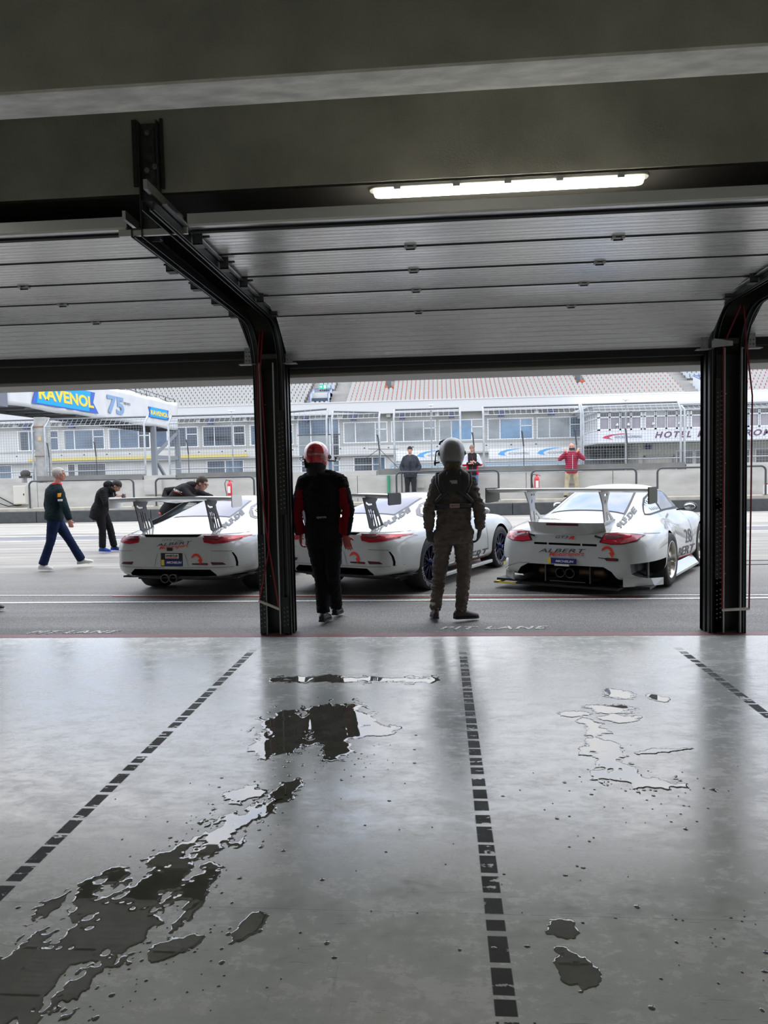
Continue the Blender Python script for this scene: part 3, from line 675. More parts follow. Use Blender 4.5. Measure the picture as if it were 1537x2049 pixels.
for i, (x, lb) in enumerate(((-14.6, 'at the white haired walking man\'s head'), (-12.78, 'left of the photographer'), (-9.26, 'behind the leaning man'), (-2.2, 'with wire stays right of the red helmet'), (1.2, 'above the man in the black and white vest'), (2.95, 'between the vest man and red jacket man'), (4.8, 'above the man in the red jacket'), (6.55, 'in front of the red arrow logo'))):
    r = thing('stay_post', 'thin stay post on the fence '+lb, 'post', (x, 26.42, 1.6), 0, 'thin stay posts on the debris fence')
    b = MB(); b.tube([(0, 0, 0), (0, 0, .9), (-.08, .0, 1.30)], .014, 8); b.build('rod', M_rail, r)
    b = MB(); b.tube([(0, 0, .75), (-.05, 0, 1.28)], .026, 8); b.build('sleeve', M_rail, r)
    if i == 3:
        b = MB(); b.tube([(0, 0, .78), (.75, 0, .0)], .012, 6); b.tube([(0, 0, .78), (-.5, 0, .45)], .012, 6); b.tube([(-.4, 0, .78), (.7, 0, .75)], .01, 6); b.build('wire_stay', M_rail, r)
for i, (x, l) in enumerate(((-8.63, 'left of the left door post'), (-.36, 'above the space between the drivers'), (7.38, 'in front of the hotel'))):
    r = thing('track_lamp', 'small white floodlight on a thin mast behind the fence, '+l, 'lamp', (x, 30, 0), 0, 'floodlights on thin masts')
    b = MB(); b.tube([(0, 0, 0), (0, 0, 4.05)], .03, 8); b.build('mast', M_fp, r)
    b = MB(); b.bb(-.10, .10, -.1, .1, 3.98, 4.12); b.bb(-.12, .12, -.1, .1, 4.18, 4.24); b.tube([(0, 0, 4.1), (0, 0, 4.2)], .03, 8); b.build('lamp_head', M_white, r)

# ------------------------------------------------------------------ track and ground beyond
m = MB(); m.bb(-120, 120, 27.4, 130, -.4, -.02); struct('race_track', m, mat('track_asphalt', (.20, .20, .19), .8, noise_amt=.2, nscale=.4))

# ------------------------------------------------------------------ grandstand building
M_bw = mat('building_white_wall', (.60, .60, .575), .7, noise_amt=.05, nscale=.8)
M_bg = mat('building_grey_wall', (.42, .42, .395), .7, noise_amt=.06, nscale=.8)
M_frame = mat('white_window_frame', (.82, .83, .84), .4)
def glass(n, c, r=.06): return mat(n, c, r, spec=.9, noise_amt=.35, nscale=.35, stretch=(1, 1, 1.5))
M_g1 = glass('blue_grey_glazing', (.14, .19, .25)); M_g2 = glass('pale_glazing', (.34, .37, .38)); M_g3 = glass('sky_blue_glazing', (.20, .32, .46)); M_g4 = glass('dark_glazing', (.075, .085, .095))
BL = thing('grandstand_building', 'long white grandstand building with window bands across the track', 'building', (0, 70, 0))
def bpart(name, mb, m, par=BL): return mb.build(name, m, par)
b = MB(); b.bb(-60, 60, .0, .8, 0, 7.0); bpart('wall', b, M_bw)
b = MB(); b.bb(-60, 60, -.9, .85, 6.95, 8.12); b.bb(-60, 60, -.95, -.85, 8.05, 8.15); bpart('parapet', b, mat('bright_white_parapet', (.62, .62, .615), .6))
b = MB(); b.bb(-60, 60, -.02, .02, 6.30, 6.95); bpart('grey_band', b, M_bg)
b = MB(); b.bb(-60, 60, -.55, 0, 3.05, 3.18); bpart('ledge', b, M_bg)
b = MB(); b.bb(-60, 60, -.06, 0, 4.10, 4.20); bpart('sill_band', b, M_bg)
for x in [-46.1+4.6*i for i in range(14)]: b = MB(); b.bb(x-.27, x-.02, -.05, 0, 4.2, 6.62); b.bb(x-.35, x+.05, -.7, 0, 6.62, 6.95); bpart('pilaster', b, M_bg)
b = MB(); b.bb(-40.5, -18.5, -.60, -.5, 3.22, 3.50); bpart('yellow_band', b, mat('yellow_band', (.66, .55, .16), .6))
b = MB(); b.bb(-60, -14.0, -.42, -.38, 3.18, 3.22); b.bb(-8.9, 13, -.42, -.38, 3.18, 3.22); bpart('ledge_rail', b, M_bg)
def window(x, z0, w, h, panes, par=BL, split_last=True, mats=(M_g1, M_g1, M_g1), y=0., fw=.09):
    b = MB(); xs = [x]
    for p in panes: xs.append(xs[-1]+p*w)
    b.bb(x-fw, x+w+fw, y-.07, y, z0-fw, z0); b.bb(x-fw, x+w+fw, y-.07, y, z0+h, z0+h+fw)
    for q in xs: b.bb(q-fw/2, q+fw/2, y-.07, y, z0, z0+h)
    if split_last: b.bb(xs[-2], xs[-1], y-.07, y, z0+h*.62, z0+h*.62+fw)
    f = b.build('window', M_frame, par)
    for i in range(len(panes)):
        b = MB(); b.bb(xs[i]+.02, xs[i+1]-.02, y-.035, y-.01, z0+.01, z0+h-.01)
        p = b.build('pane', mats[i % len(mats)], f)
    return f
GL = {-41.8: (M_g4, M_g1, M_g1), -37.1: (M_g1, M_g1, M_g1), -32.5: (M_g1, M_g1, M_g4), -27.7: (M_g1, M_g4, M_g4), -23.0: (M_g4, M_g4, M_g4), -18.3: (M_g1, M_g1, M_g1), -9.2: (M_g2, M_g2, M_g2), -4.6: (M_g2, M_g2, M_g2), -.05: (M_g2, M_g3, M_g2), 4.5: (M_g2, M_g3, M_g3), 9.1: (M_g2, M_g2, M_g1)}
for x, ms in GL.items(): window(x, 4.35, 4.15, 1.82, (.27, .46, .27), mats=ms)
window(-13.62, 5.2, 3.95, 1.5, (.31, .47, .22), split_last=False, mats=(M_g1, M_g1, M_g1)); window(-13.62, 2.75, 3.95, 2.35, (.31, .47, .22), split_last=False, mats=(M_g2, M_g2, M_g4))
for x, w, pn in ((-46, 3.4, (.4, .6)), (-36.8, .75, (1,)), (-35.8, 2.9, (1,)), (-22.7, 3.6, (.5, .5)), (-8.3, 3.0, (.6, .4)), (-13.4, 3.7, (.5, .5)), (-17.6, 1.2, (1,))): window(x, 1.62, w, 1.22, pn, split_last=False, mats=(M_g4, M_g1))
for k in range(12):   # loudspeaker boxes under the parapet
    x = -41.2+4.6*k*1.0+.6
    b = MB(); b.bb(x, x+.55, -1.2, -.75, 6.35, 6.85); b.build('loudspeaker', mat('dark_blue_box', (.05, .06, .13), .6), BL)
b = MB()
for k in range(24): b.ball((-44+k*2.3, -.58, 3.75), (.09, .09, .07), 6)
b.build('ledge_lamp', M_rail, BL)
# open corner bay left of the hotel
b = MB(); b.bb(13.2, 17.1, -.03, .01, 1.2, 3.55); b.build('dark_recess', mat('recess_grey', (.22, .23, .23), .8), BL)
for x in (14.0, 15.1): b = MB(); b.bb(x, x+.8, -.06, -.03, 1.3, 3.2); b.build('recess_door', M_g4, BL)

# track-side information boards and the glazed pavilion under them
for x0, x1, lab, sw in ((-4.05, -.3, 'white banner with a blue swoosh behind the man in the knitted cap', (.10, .38, .75)), (4.35, 11.6, 'long white banner with two blue swooshes behind the red jacket man', (.05, .33, .75))):
    r = thing('banner', lab, 'banner', ((x0+x1)/2, 67, 2.45), 0); ox = (x0+x1)/2
    b = MB(); b.bb(x0-ox, x1-ox, 0, .06, 0, .95); b.build('board', M_white, r)
    b = MB()
    for x in (x0-ox+.1, x1-ox-.1): b.bb(x-.06, x+.06, .06, .12, -2.45, .9)
    b.build('support', M_fp, r)
    for cx in ([x0+2.0] if x1-x0 < 5 else [x0+.9, x0+4.4]):
        sh = [(0, .45), (.25, .68), (.8, .85), (1.6, .93), (2.3, .9), (1.5, .83), (.95, .72), (.62, .56), (.62, .42), (.8, .3), (.3, .34)]
        solid2d(shape2d([(cx-ox+a-.1, c-.06) for a, c in sh]), lambda a, c: (a, -.001, c), (0, -.01, 0), 'blue_swoosh', mat('blue_print', sw, .5), r)
        if len(sh): solid2d(fit2d(text2d('HOCKENHEIMRING', .3, .25), cx-ox+.85, cx-ox+2.75, .30, .55), lambda a, c: (a, -.001, c), (0, -.01, 0), 'lettering', mat('grey_print', (.16, .2, .28), .5), r)
r = thing('glass_pavilion', 'low pale blue glazed railing and kiosk front beyond the fence', 'building', (4, 66, 0))
b = MB(); b.bb(-8.5, 8.5, 0, .05, 1.0, 1.95); b.build('pale_blue_glazing', mat('pale_blue_glass', (.46, .58, .66), .12, spec=.8), r)
b = MB()
for i in range(9): b.bb(-8.5+i*2.12-.05, -8.5+i*2.12+.05, -.06, 0, 0, 2.1)
b.bb(-8.5, 8.5, -.05, 0, 1.95, 2.18); b.build('frame', mat('grey_blue_frame', (.34, .40, .45), .5), r)

# ------------------------------------------------------------------ hotel wing
H = thing('hotel_wing', 'white projecting hotel wing with a lettered band and window row', 'building', (0, 62, 0))
b = MB(); b.bb(13.0, 45, 0, 8, 3.52, 4.48); b.build('lettered_band', mat('bright_white_band', (.70, .71, .74), .5), H)
b = MB(); b.bb(13.2, 45, .25, 7.9, 4.48, 6.2); b.build('wall', M_frame, H)
b = MB(); b.bb(12.6, 45, -.5, 8, 6.25, 6.45); b.bb(12.2, 45, -.7, 8, 6.45, 6.62); b.bb(12.8, 45, -.1, 8, 6.0, 6.3); b.build('roof_slab', mat('pale_roof_slab', (.66, .67, .68), .6), H)
b = MB(); b.bb(17.2, 45, 3.5, 8, 0, 3.52); b.build('ground_floor_wall', mat('cream_wall', (.62, .61, .55), .7), H)
b = MB(); b.bb(13.0, 45, 0, 8, 3.42, 3.52); b.build('soffit', M_bg, H)
def hwin(x0, x1):
    b = MB(); fw = .11
    for z in (4.5, 5.52, 5.95): b.bb(x0-fw/2, x1+fw/2, .08, .2, z, z+fw)
    for x in (x0, x1): b.bb(x-fw/2, x+fw/2, .08, .2, 4.5, 6.05)
    f = b.build('window', M_frame, H)
    b = MB(); b.bb(x0+.05, x1-.05, .19, .245, 4.61, 5.52); b.build('pane', glass('mauve_glazing', (.33, .31, .35)), f)
    b = MB(); b.bb(x0+.05, x1-.05, .19, .245, 5.63, 5.95); b.build('top_pane', M_g4 if int(x0*10) % 3 else M_g2, f)
x = 13.15
for i in range(20): hwin(x, x+.80) if i % 4 else hwin(x, x+.80); x += .86+(.25 if i % 4 == 3 else 0)
f = MB(); ys = [0.1+k*.95 for k in range(9)]
for y in ys: f.bb(12.98, 13.10, y, y+.1, 4.5, 6.0)
for z in (4.5, 5.5, 5.95): f.bb(12.98, 13.10, .1, 7.8, z, z+.1)
w = f.build('side_window', M_frame, H); g = MB(); g.bb(13.08, 13.2, .15, 7.8, 4.5, 6.0); g.build('pane', M_g2, w)
M_hl = mat('dark_plum_print', (.10, .045, .10), .5)
for txt, x0, x1 in (('HOTEL', 17.6, 20.5), ('MOTODROM', 20.98, 26.9)):
    solid2d(fit2d(text2d(txt, 1, .28, .022, 1.0, spacing=1.3), x0, x1, 3.78, 4.30), lambda a, c: (a, -.002, c), (0, -.02, 0), 'lettering', M_hl, H)
sh = [(0, .45), (.25, .68), (.8, .85), (1.7, .98), (2.8, .9), (1.5, .83), (.95, .72), (.62, .56), (.62, .42), (.95, .22), (.3, .34)]
solid2d(shape2d([(13.35+a*.9, 3.62+c*.62) for a, c in sh]), lambda a, c: (a, -.002, c), (0, -.02, 0), 'red_swoosh', mat('crimson_print', (.52, .03, .09), .5), H)
solid2d(fit2d(text2d('HOCKENHEIMRING', .3, .25), 14.35, 16.55, 3.82, 4.05), lambda a, c: (a, -.002, c), (0, -.02, 0), 'small_lettering', mat('grey_print', (.16, .2, .28), .5), H)
for x0, x1 in ((20.4, 21.8), (21.95, 22.6), (22.8, 26.5), (27, 30)): window(x0, 1.1, x1-x0, 1.6, (1,), H, False, (M_g4,), 3.5)
b = MB(); b.bb(17.6, 17.75, 3.3, 3.5, 0, 2.4); b.bb(17.6, 20.2, 3.3, 3.45, 2.25, 2.4); b.bb(20.1, 20.25, 3.3, 3.5, 0, 2.4); b.build('pipe_frame', M_bg, H)
b = MB(); b.bb(17.7, 18.15, 2.9, 3.4, 2.95, 3.35); b.build('loudspeaker', mat('dark_blue_box', (.05, .06, .13), .6), H)
for x in (14.6, 15.5, 17.5, 19.6):  # table lamps behind the glass
    b = MB(); b.lathe([(0, .02), (.25, .02), (.25, .16), (.48, .05), (.48, 0)], (x, .12, 4.6), 'z', 10); b.build('table_lamp', M_white, H)

# ------------------------------------------------------------------ seats
M_seat = mat('white_plastic_seat', (.43, .43, .41), .45)
M_seatg = mat('seat_painted_shade', (.40, .44, .47), .5)  # shade on the stairwell seats is put into this colour
M_tier = mat('stand_concrete', (.40, .39, .37), .85, noise_amt=.1, nscale=1)
ROW0, RD, RR = 71.3, .80, .365
m = MB()
for i in range(16): m.bb(-52, 50, ROW0+RD*i-.3, ROW0+RD*(i+1)-.3, 6, 7.72+RR*i)
struct('stand_tiers', m, M_tier)
def seat_mesh(brk, shell=M_seat):
    b = MB(); pts = []
    W = .195
    prof = [(-W*.96, .30), (-W, .53), (-W*.95, .63), (-W*.75, .71), (-W*.4, .765), (0, .78), (W*.4, .765), (W*.75, .71), (W*.95, .63), (W, .53), (W*.96, .30)]
    b.prism(prof, lambda x, z: (x, .14+.06*(z-.3)+.10*(x/W)**2*-.3, z), lambda x, z: (x, .18+.06*(z-.3), z))
    b.bb(-W, W, -.16, .16, .30, .34); b.prism([(-W, .30), (-W*.7, .22), (W*.7, .22), (W, .30)], lambda x, z: (x, -.17, z), lambda x, z: (x, -.13, z))
    b.bb(W-.0, W+.055, .12, .18, .0, .68, 1); b.bb(-.03, .03, -.05, .1, 0, .3, 1)
    return b.mesh('stadium_seat', [shell, brk])
M_o = mat('orange_seat_bracket', (.46, .11, .05), .6); M_dk = mat('dark_brown_seat_bracket', (.07, .035, .035), .6); M_rb = mat('red_seat_bracket', (.40, .03, .06), .6)
blocks = []
PX = .448
def block(x0, x1, rows, brk, shell, lab, wedge=0., r0=0):
    out = []
    for i in range(r0, rows):
        a, c = x0+wedge*i if wedge else x0, x1
        n = int(round((c-a)/PX))
        for k in range(n):
            if any(abs(a+PX*(k+.5)-qx) < .5 and 4 < i < 9 for qx in (-5.2, 14.0)): continue
            out.append(Vector((a+PX*(k+.5), ROW0+RD*i, 7.72+RR*i)))
    blocks.append((out, seat_mesh(brk, shell), lab))
block(-46.5, -13.55, 13, M_dk, M_seat, 'left')
block(-9.15, 23.0, 14, M_o, M_seat, 'centre')
block(27.9, 34, 10, M_rb, M_seat, 'right')
block(-12.6, -10.9, 9, M_dk, M_seatg, 'stair', r0=6); block(-12.6, -10.9, 1, M_dk, M_seat, 'front')
block(24.6, 27.0, 13, M_dk, M_seatg, 'stair2', r0=6)
# the 300 that show largest: nearest to the camera, inside the open part of the frame
cam = Vector((0, 0, 1.6)); allp = []
for bi, (pts, me, lab) in enumerate(blocks):
    for p in pts:
        px = (p.x+.0785*p.y)/p.y; vis = -.545 < px < .50
        if lab == 'left' and p.x < -23.5: vis = False
        allp.append(((p-cam).length if vis else 999, bi, p))
allp.sort(key=lambda t: t[0])
lb = {'left': ('white grandstand seat with a dark bracket in the left block', 'white seats in the left block'), 'centre': ('white grandstand seat with an orange bracket in the wide centre block', 'white seats in the centre block'),
      'right': ('white grandstand seat with a red bracket in the right block', 'white seats in the right block'), 'stair': ('grey shaded seat above the stairwell', 'seats by the left stairwell'),
      'front': ('white seat in the short front row below the left stairwell', 'front seats by the left stairwell'), 'stair2': ('grey shaded seat above the right stairwell', 'seats by the right stairwell')}
first = {}
for d, bi, p in allp[:300]:
    pts, me, lab = blocks[bi]
    if bi not in first:
        o = bpy.data.objects.new('stadium_seat', me); first[bi] = o
    else: o = first[bi].copy()
    COL.objects.link(o); o.location = p; tag(o, lb[lab][0], 'seat', lb[lab][1])
rest = {}
for d, bi, p in allp[300:]: rest.setdefault(bi, []).append(p)
vs, fs, mi, base, mats_ = [], [], [], 0, [M_seat, M_seatg, M_o, M_dk, M_rb]
for bi, ps in rest.items():
    me = blocks[bi][1]; mv = [v.co.copy() for v in me.vertices]; mf = [tuple(q.vertices) for q in me.polygons]; mm = [mats_.index(me.materials[q.material_index]) for q in me.polygons]
    for p in ps:
        base = len(vs); vs += [tuple(v+p) for v in mv]; fs += [tuple(i+base for i in f) for f in mf]; mi += mm
me = bpy.data.meshes.new('stadium_seats'); me.from_pydata(vs, [], fs)
for q in mats_: me.materials.append(q)
me.polygons.foreach_set('material_index', mi)
o = bpy.data.objects.new('stadium_seats', me); COL.objects.link(o); tag(o, 'the many further white seats filling the upper rows of the grandstand', 'seats', kind='stuff')

# stairwells in the stand
def stairwell(x0, x1, z, y, lab):
    r = thing('stairwell', lab, 'stairwell', ((x0+x1)/2, y, z), 0); w = (x1-x0)/2
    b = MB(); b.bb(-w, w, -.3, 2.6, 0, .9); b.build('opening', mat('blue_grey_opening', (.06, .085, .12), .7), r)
    b = MB(); b.bb(-w, w, .3, 2.8, .9, 1.5); b.build('head_wall', M_bw, r)
    for s in (-1, 1):
        b = MB(); b.add([(s*w, -1.3, .1), (s*w, 1.6, .7), (s*w, 1.6, 2.0), (s*w, -1.3, 1.15)], [(0, 1, 2, 3)]); o = b.build('side_screen', mat('pale_screen', (.62, .66, .68), .5), r)
        sd = o.modifiers.new('s', 'SOLIDIFY'); sd.thickness = .04
        b = MB(); b.tube([(s*w, -1.3, -.1), (s*w, -1.3, 1.2), (s*w, 1.6, 2.05), (s*w, 1.6, .7)], .045, 8); b.build('blue_rail', mat('blue_rail', (.08, .14, .34), .5), r)
    b = MB(); b.tube([(-w, 1.6, 2.05), (w, 1.6, 2.05)], .04, 8)
    for k in range(12): b.tube([(-w+k*2*w/11, 1.6, 1.5), (-w+k*2*w/11, 1.6, 2.05)], .02, 6)
    b.build('back_rail', mat('blue_rail', (.08, .14, .34), .5), r)
    b = MB(); b.bb(-.42, .42, 1.50, 1.56, 2.0, 2.42); b.build('exit_sign', mat('green_exit_sign', (.02, .30, .18), .4, emit=(.05, .75, .45), estr=.25), r)
    b = MB(); b.prism([(-.34, .16), (-.2, .16), (-.2, .06), (-.08, .21), (-.2, .36), (-.2, .26), (-.34, .26)], lambda a, c: (a, 1.49, 2.0+c), lambda a, c: (a, 1.48, 2.0+c)); b.bb(.08, .30, 1.48, 1.49, 2.06, 2.36); b.build('sign_symbol', M_white, r)
stairwell(-12.75, -10.95, 8.05, 73.2, 'stairwell with blue rails and green exit sign in the stand above the red helmet')
stairwell(24.9, 27.1, 8.2, 73.2, 'stairwell opening with blue rails beside the right door post')
for x, z, l in ((-5.2, 10.3, 'above the red helmet driver\'s right arm'), (14.0, 10.8, 'above the man in the dark red jacket')):
    r = thing('roof_column', 'dark grey roof column with orange base plate in the stand '+l, 'column', (x, 76.3, 9.92), 0, 'roof columns in the stand')
    b = MB(); b.tube([(0, 0, 0), (0, 0, 3.4)], (.14, .3), 12); b.build('shaft', mat('dark_column', (.10, .115, .12), .5), r)
    b = MB(); b.bb(-.85, .85, -.1, .1, .2, .42); b.build('base_plate', mat('orange_paint', (.62, .13, .05), .6), r)

# ------------------------------------------------------------------ banner bridge on the left
B = thing('banner_bridge', 'footbridge wrapped in white advertising banners over the track at the left', 'bridge', (-22.7, 50, 0))
def brp(name, mb, m): return mb.build(name, m, B)
g = MB(); n = 60; vs = []
rr = random.Random(3)
for i in range(n+1):
    y = -12.9+25.2*i/n
    for j in range(9):
        z = 5.46+(7.78-5.46)*j/8; wob = .05*math.sin(i*1.7+j*.4)*math.sin(i*.31)+.03*noise.noise(Vector((i*.4, j*.5, 0)))
        zz = z+(.06*math.sin(i*.55) if j == 8 else 0)+(.05*math.sin(i*.42) if j == 0 else 0)
        vs.append((wob, y, zz+(.25*(1-i/n) if j == 0 else 0)*0))
g.add(vs, [(i*9+j, i*9+9+j, i*9+10+j, i*9+1+j) for i in range(n) for j in range(8)], 0, True)
o = brp('banner_cloth', g, mat('white_banner_cloth', (.62, .62, .615), .6, bump=.1, bscale=2)); sd = o.modifiers.new('s', 'SOLIDIFY'); sd.thickness = .02
b = MB(); b.bb(-2.3, -.08, -13, 12.3, 5.50, 5.66)
for k in range(14): b.bb(-2.3, -.08, -13+k*1.9, -12.9+k*1.9, 5.38, 5.52)
b.bb(-2.35, -2.25, -13, 12.3, 5.3, 5.6); brp('deck', b, mat('dark_bridge_steel', (.085, .085, .09), .6))
b = MB(); b.bb(-.3, .1, -17, -12.95, 5.35, 9.2); brp('end_panel', b, mat('blue_grey_panel', (.16, .165, .20), .6))
b = MB()
for z in (8.0, 8.3): b.tube([(-.1, -12, z+.3), (-.1, 12.3, z-.25)], .03, 6)
for z in (7.95, 8.25, 8.5): b.tube([(-2.2, -12, z+.3), (-2.2, 12.3, z-.25)], .03, 6)
for k in range(13): b.tube([(-.1, -12+2*k, 7.6), (-.1, -12+2*k, 8.6-.045*k)], .03, 6); b.tube([(-2.2, -12+2*k, 7.6), (-2.2, -12+2*k, 8.8-.045*k)], .03, 6)
brp('railing', b, M_rail)
for dx, dy in ((0, 12.1), (0, 6.8)):
    b = MB(); b.bb(dx-.18, dx+.18, dy-.18, dy+.18, 0, 5.5); b.build('tower_leg', mat('blue_grey_steel', (.21, .225, .25), .5), B)
b = MB(); b.bb(-.1, .1, 6.8, 12.1, 2.9, 3.2); b.bar((0, 7, 2.9), (0, 9.6, 1.0), .2, .2); b.bar((0, 7, 3.2), (0, 12, 5.2), .2, .2); brp('tower_brace', b, mat('blue_grey_steel', (.21, .225, .25), .5))
M_blu = mat('cyan_blue_print', (.0, .34, .72), .5); M_blu2 = mat('deep_blue_print', (.035, .12, .47), .5); M_yel = mat('yellow_print', (.85, .62, .05), .5)
S = lambda a, c: (.06, a, c)
def ravenol(ya, yb, z0, z1, tz0, tz1, d0):
    L = yb-ya; nt = L*.05
    solid2d(shape2d([(ya, z0), (ya+nt, (z0+z1)/2), (ya, z1), (yb-nt, z1), (yb-nt*1.8, (z0+z1)/2), (yb, z0)]), S, (.02, 0, 0), 'deep_blue_ribbon', M_blu2, B)
    solid2d(shape2d([(ya+L*.06, z0+.06), (ya+L*.10, z1-.02), (yb-L*.13, z1-.02), (yb-L*.17, z0+.06)]), lambda a, c: (.075, a, c), (.02, 0, 0), 'cyan_ribbon', M_blu, B)
    solid2d(fit2d(text2d('RAVENOL', 1, -.06, .035), ya+L*.08, yb-L*.09, tz0, tz1), lambda a, c: (.09, a, c), (.02, 0, 0), 'brand_lettering', M_yel, B)
ravenol(-10.6, -2.6, 5.76, 7.12, 6.06, 6.80, 0); ravenol(5.8, 10.3, 6.15, 6.98, 6.36, 6.74, 0)
solid2d(fit2d(text2d('75', 1, .0, .03), -1.25, 1.4, 5.92, 7.18), S, (.02, 0, 0), 'anniversary_number', mat('steel_blue_print', (.20, .33, .52), .5), B)
solid2d(fit2d(text2d('YEARS', 1), 1.35, 2.5, 6.74, 6.92), S, (.02, 0, 0), 'small_lettering', mat('grey_print', (.16, .2, .28), .5), B)

# ------------------------------------------------------------------ race cars
M_paint = mat('white_car_paint', (.50, .515, .50), .25, coat=1.)
M_blk = mat('black_car_trim', (.008, .008, .009), .5)
M_carb = mat('carbon_grey', (.024, .024, .026), .5, coat=.1)
M_cwin = mat('car_window_glass', (.22, .225, .28), .10, ior=1.35, spec=.35)
M_dwin = mat('dark_car_window', (.045, .05, .055), .03, spec=1., ior=1.7)
M_tail = mat('red_tail_lamp', (.33, .012, .025), .3, spec=.3, noise_amt=.3, nscale=9, stretch=(1, 1, 4))
M_tdark = mat('dark_red_lamp', (.08, .008, .012), .3)
M_tlite = mat('bright_red_lamp', (.75, .05, .07), .3)
M_logo = mat('dark_grey_print', (.035, .035, .045), .4); M_lgrey = mat('grey_vinyl', (.10, .105, .12), .5); M_lred = mat('orange_red_vinyl', (.80, .045, .02), .4)
M_navy = mat('navy_print', (.010, .022, .20), .4); M_yp = mat('yellow_sticker', (.80, .62, .04), .4)
M_tyre = mat('racing_tyre', (.022, .022, .022), .7, bump=.1, bscale=80); M_rimb = mat('dark_blue_rim', (.010, .014, .05), .3, .6); M_rims = mat('polished_rim', (.62, .60, .55), .18, 1.)
M_disc = mat('brake_disc', (.10, .10, .10), .4, .8); M_brz = mat('bronze_exhaust', (.16, .115, .07), .4, .8)
M_tip = mat('dark_steel_exhaust_tip', (.11, .11, .12), .3, .9)

def section_body(name, stations, parent, sub=2):
    """closed body from half sections (v, [(u,z) x10])"""
    vs, fs = [], []; n = len(stations[0][1]); N = 2*n-2
    for v, pts in stations:
        ring = [(u, v, z) for u, z in pts]+[(-u, v, z) for u, z in pts[-2:0:-1]]; vs += ring
    for i in range(len(stations)-1):
        for j in range(N): fs.append((i*N+j, i*N+(j+1) % N, (i+1)*N+(j+1) % N, (i+1)*N+j))
    for base, rev in ((0, False), ((len(stations)-1)*N, True)):   # quad caps
        for j in range(n-1):
            a, b, c, d = j, j+1, (N-j-1) % N, (N-j) % N
            q = [base+k for k in (a, b, c, d)]; q = list(dict.fromkeys(q))
            if len(q) > 2: fs.append(tuple(q[::-1] if rev else q))
    b = MB(); b.add(vs, fs, 0, True); o = b.build(name, M_paint, None)
    m = o.modifiers.new('s', 'SUBSURF'); m.levels = sub; m.render_levels = sub
    bpy.context.view_layer.update(); bake(o)
    for p in o.data.polygons: p.use_smooth = True
    return o
def cut(o, cutter_mb, m):
    c = cutter_mb.build('cutter', m, weld=True)
    md = o.modifiers.new('b', 'BOOLEAN'); md.operation = 'DIFFERENCE'; md.object = c; md.solver = 'EXACT'; md.material_mode = 'TRANSFER'
    bpy.context.view_layer.update(); bake(o); me = c.data; bpy.data.objects.remove(c); bpy.data.meshes.remove(me)
def bvh_of(o):
    me = o.data; return BVHTree.FromPolygons([v.co.copy() for v in me.vertices], [tuple(p.vertices) for p in me.polygons])
def wheel(parent, u, v, z, R, w, side, rim, spokes, label=None):
    """side +1: outer face towards +u"""
    r = bpy.data.objects.new('wheel', None); COL.objects.link(r); r.parent = parent; r.location = (u, v, z); s = side
    rr = R*.70
    prof = [(-w, rr), (-w, R*.93), (-w*.93, R*.985), (-w*.8, R), (-w*.2, R), (-w*.07, R*.985), (0, R*.93), (.004, R*.80), (-.004, rr)]
    b = MB(); b.lathe([(a*s, q) for a, q in prof], n=40); b.build('tyre', M_tyre, r)
    b = MB(); b.lathe([(a*s, q) for a, q in [(-.012, rr+.004), (.0, rr-.002), (-.012, rr-.014), (-.035, rr-.022), (-.12, rr*.86), (-w+.03, rr*.86), (-w, rr)]], n=40); b.build('rim_barrel', M_rims if rim == 'silver' else M_rimb, r)
    b = MB(); M = M_rims if rim == 'silver' else M_rimb; d = -.105 if rim == 'silver' else -.045
    for k in range(spokes):
        a = 2*PI*k/spokes
        for da in ((-.10, .10) if rim != 'silver' else (0,)):
            p0 = Vector((d*s, math.cos(a+da*.3)*.045, math.sin(a+da*.3)*.045)); p1 = Vector(((d+.012)*s, math.cos(a+da)*(rr-.02), math.sin(a+da)*(rr-.02)))
            b.bar(p0, p1, .012 if rim != 'silver' else .028, .026, 0, (1, 0, 0))
    b.lathe([(d*s-.02*s, .065), (d*s+.015*s, .065), (d*s+.02*s, .05), (d*s+.02*s, 0)], n=20); b.build('spokes', M, r)
    b = MB(); b.lathe([(d*s+.015*s, .034), (d*s+.06*s, .030), (d*s+.065*s, .02), (d*s+.065*s, 0)], n=8, smooth=False); b.build('centre_nut', mat('blue_centre_nut', (.02, .05, .22), .3, .7) if rim != 'silver' else M_galvd, r)
    b = MB(); b.lathe([((-.17)*s, 0), ((-.17)*s, .17), ((-.14)*s, .17), ((-.14)*s, 0)], n=28, smooth=False); b.lathe([(-w*.9*s, 0), (-w*.9*s, rr*.85)], n=24); b.build('brake_disc', M_disc, r)
    if rim != 'silver':
        for a0, mm, txt in ((PI*1.02, M_white, 'MICHELIN'),):
            vs, fs = fit2d(text2d(txt, 1), 0, .42, 0, .05)
            b = MB(); rm = (rr+R*.93)/2-.02
            b.add([((.006)*s, -math.cos(a0+x/rm)*(rm+y)*s*-1, math.sin(a0+x/rm)*(rm+y)) for x, y in vs], fs); b.build('tyre_lettering', mat('faded_white_print', (.42, .42, .42), .6), r)
        b = MB(); b.prism([(-.02, 0), (.02, 0), (.03, .05), (-.03, .05)], lambda x, y: (.004*s, x+.1, -(rr+.02+y)), lambda x, y: (.007*s, x+.1, -(rr+.02+y))); b.build('tyre_marking', M_yp, r)
    return r
REAR = lambda x, y: ((x, -1.5, y), (0, 1, 0))
TOP = lambda x, y: ((x, y, 3), (0, 0, -1))
SIDE = lambda x, y: ((3, x, y), (-1, 0, 0))
SIDEL = lambda x, y: ((-3, x, y), (1, 0, 0))
def slant(vf, k): return [(x, y+k*x) for x, y in vf[0]], vf[1]
def poly(pts): return shape2d(pts)
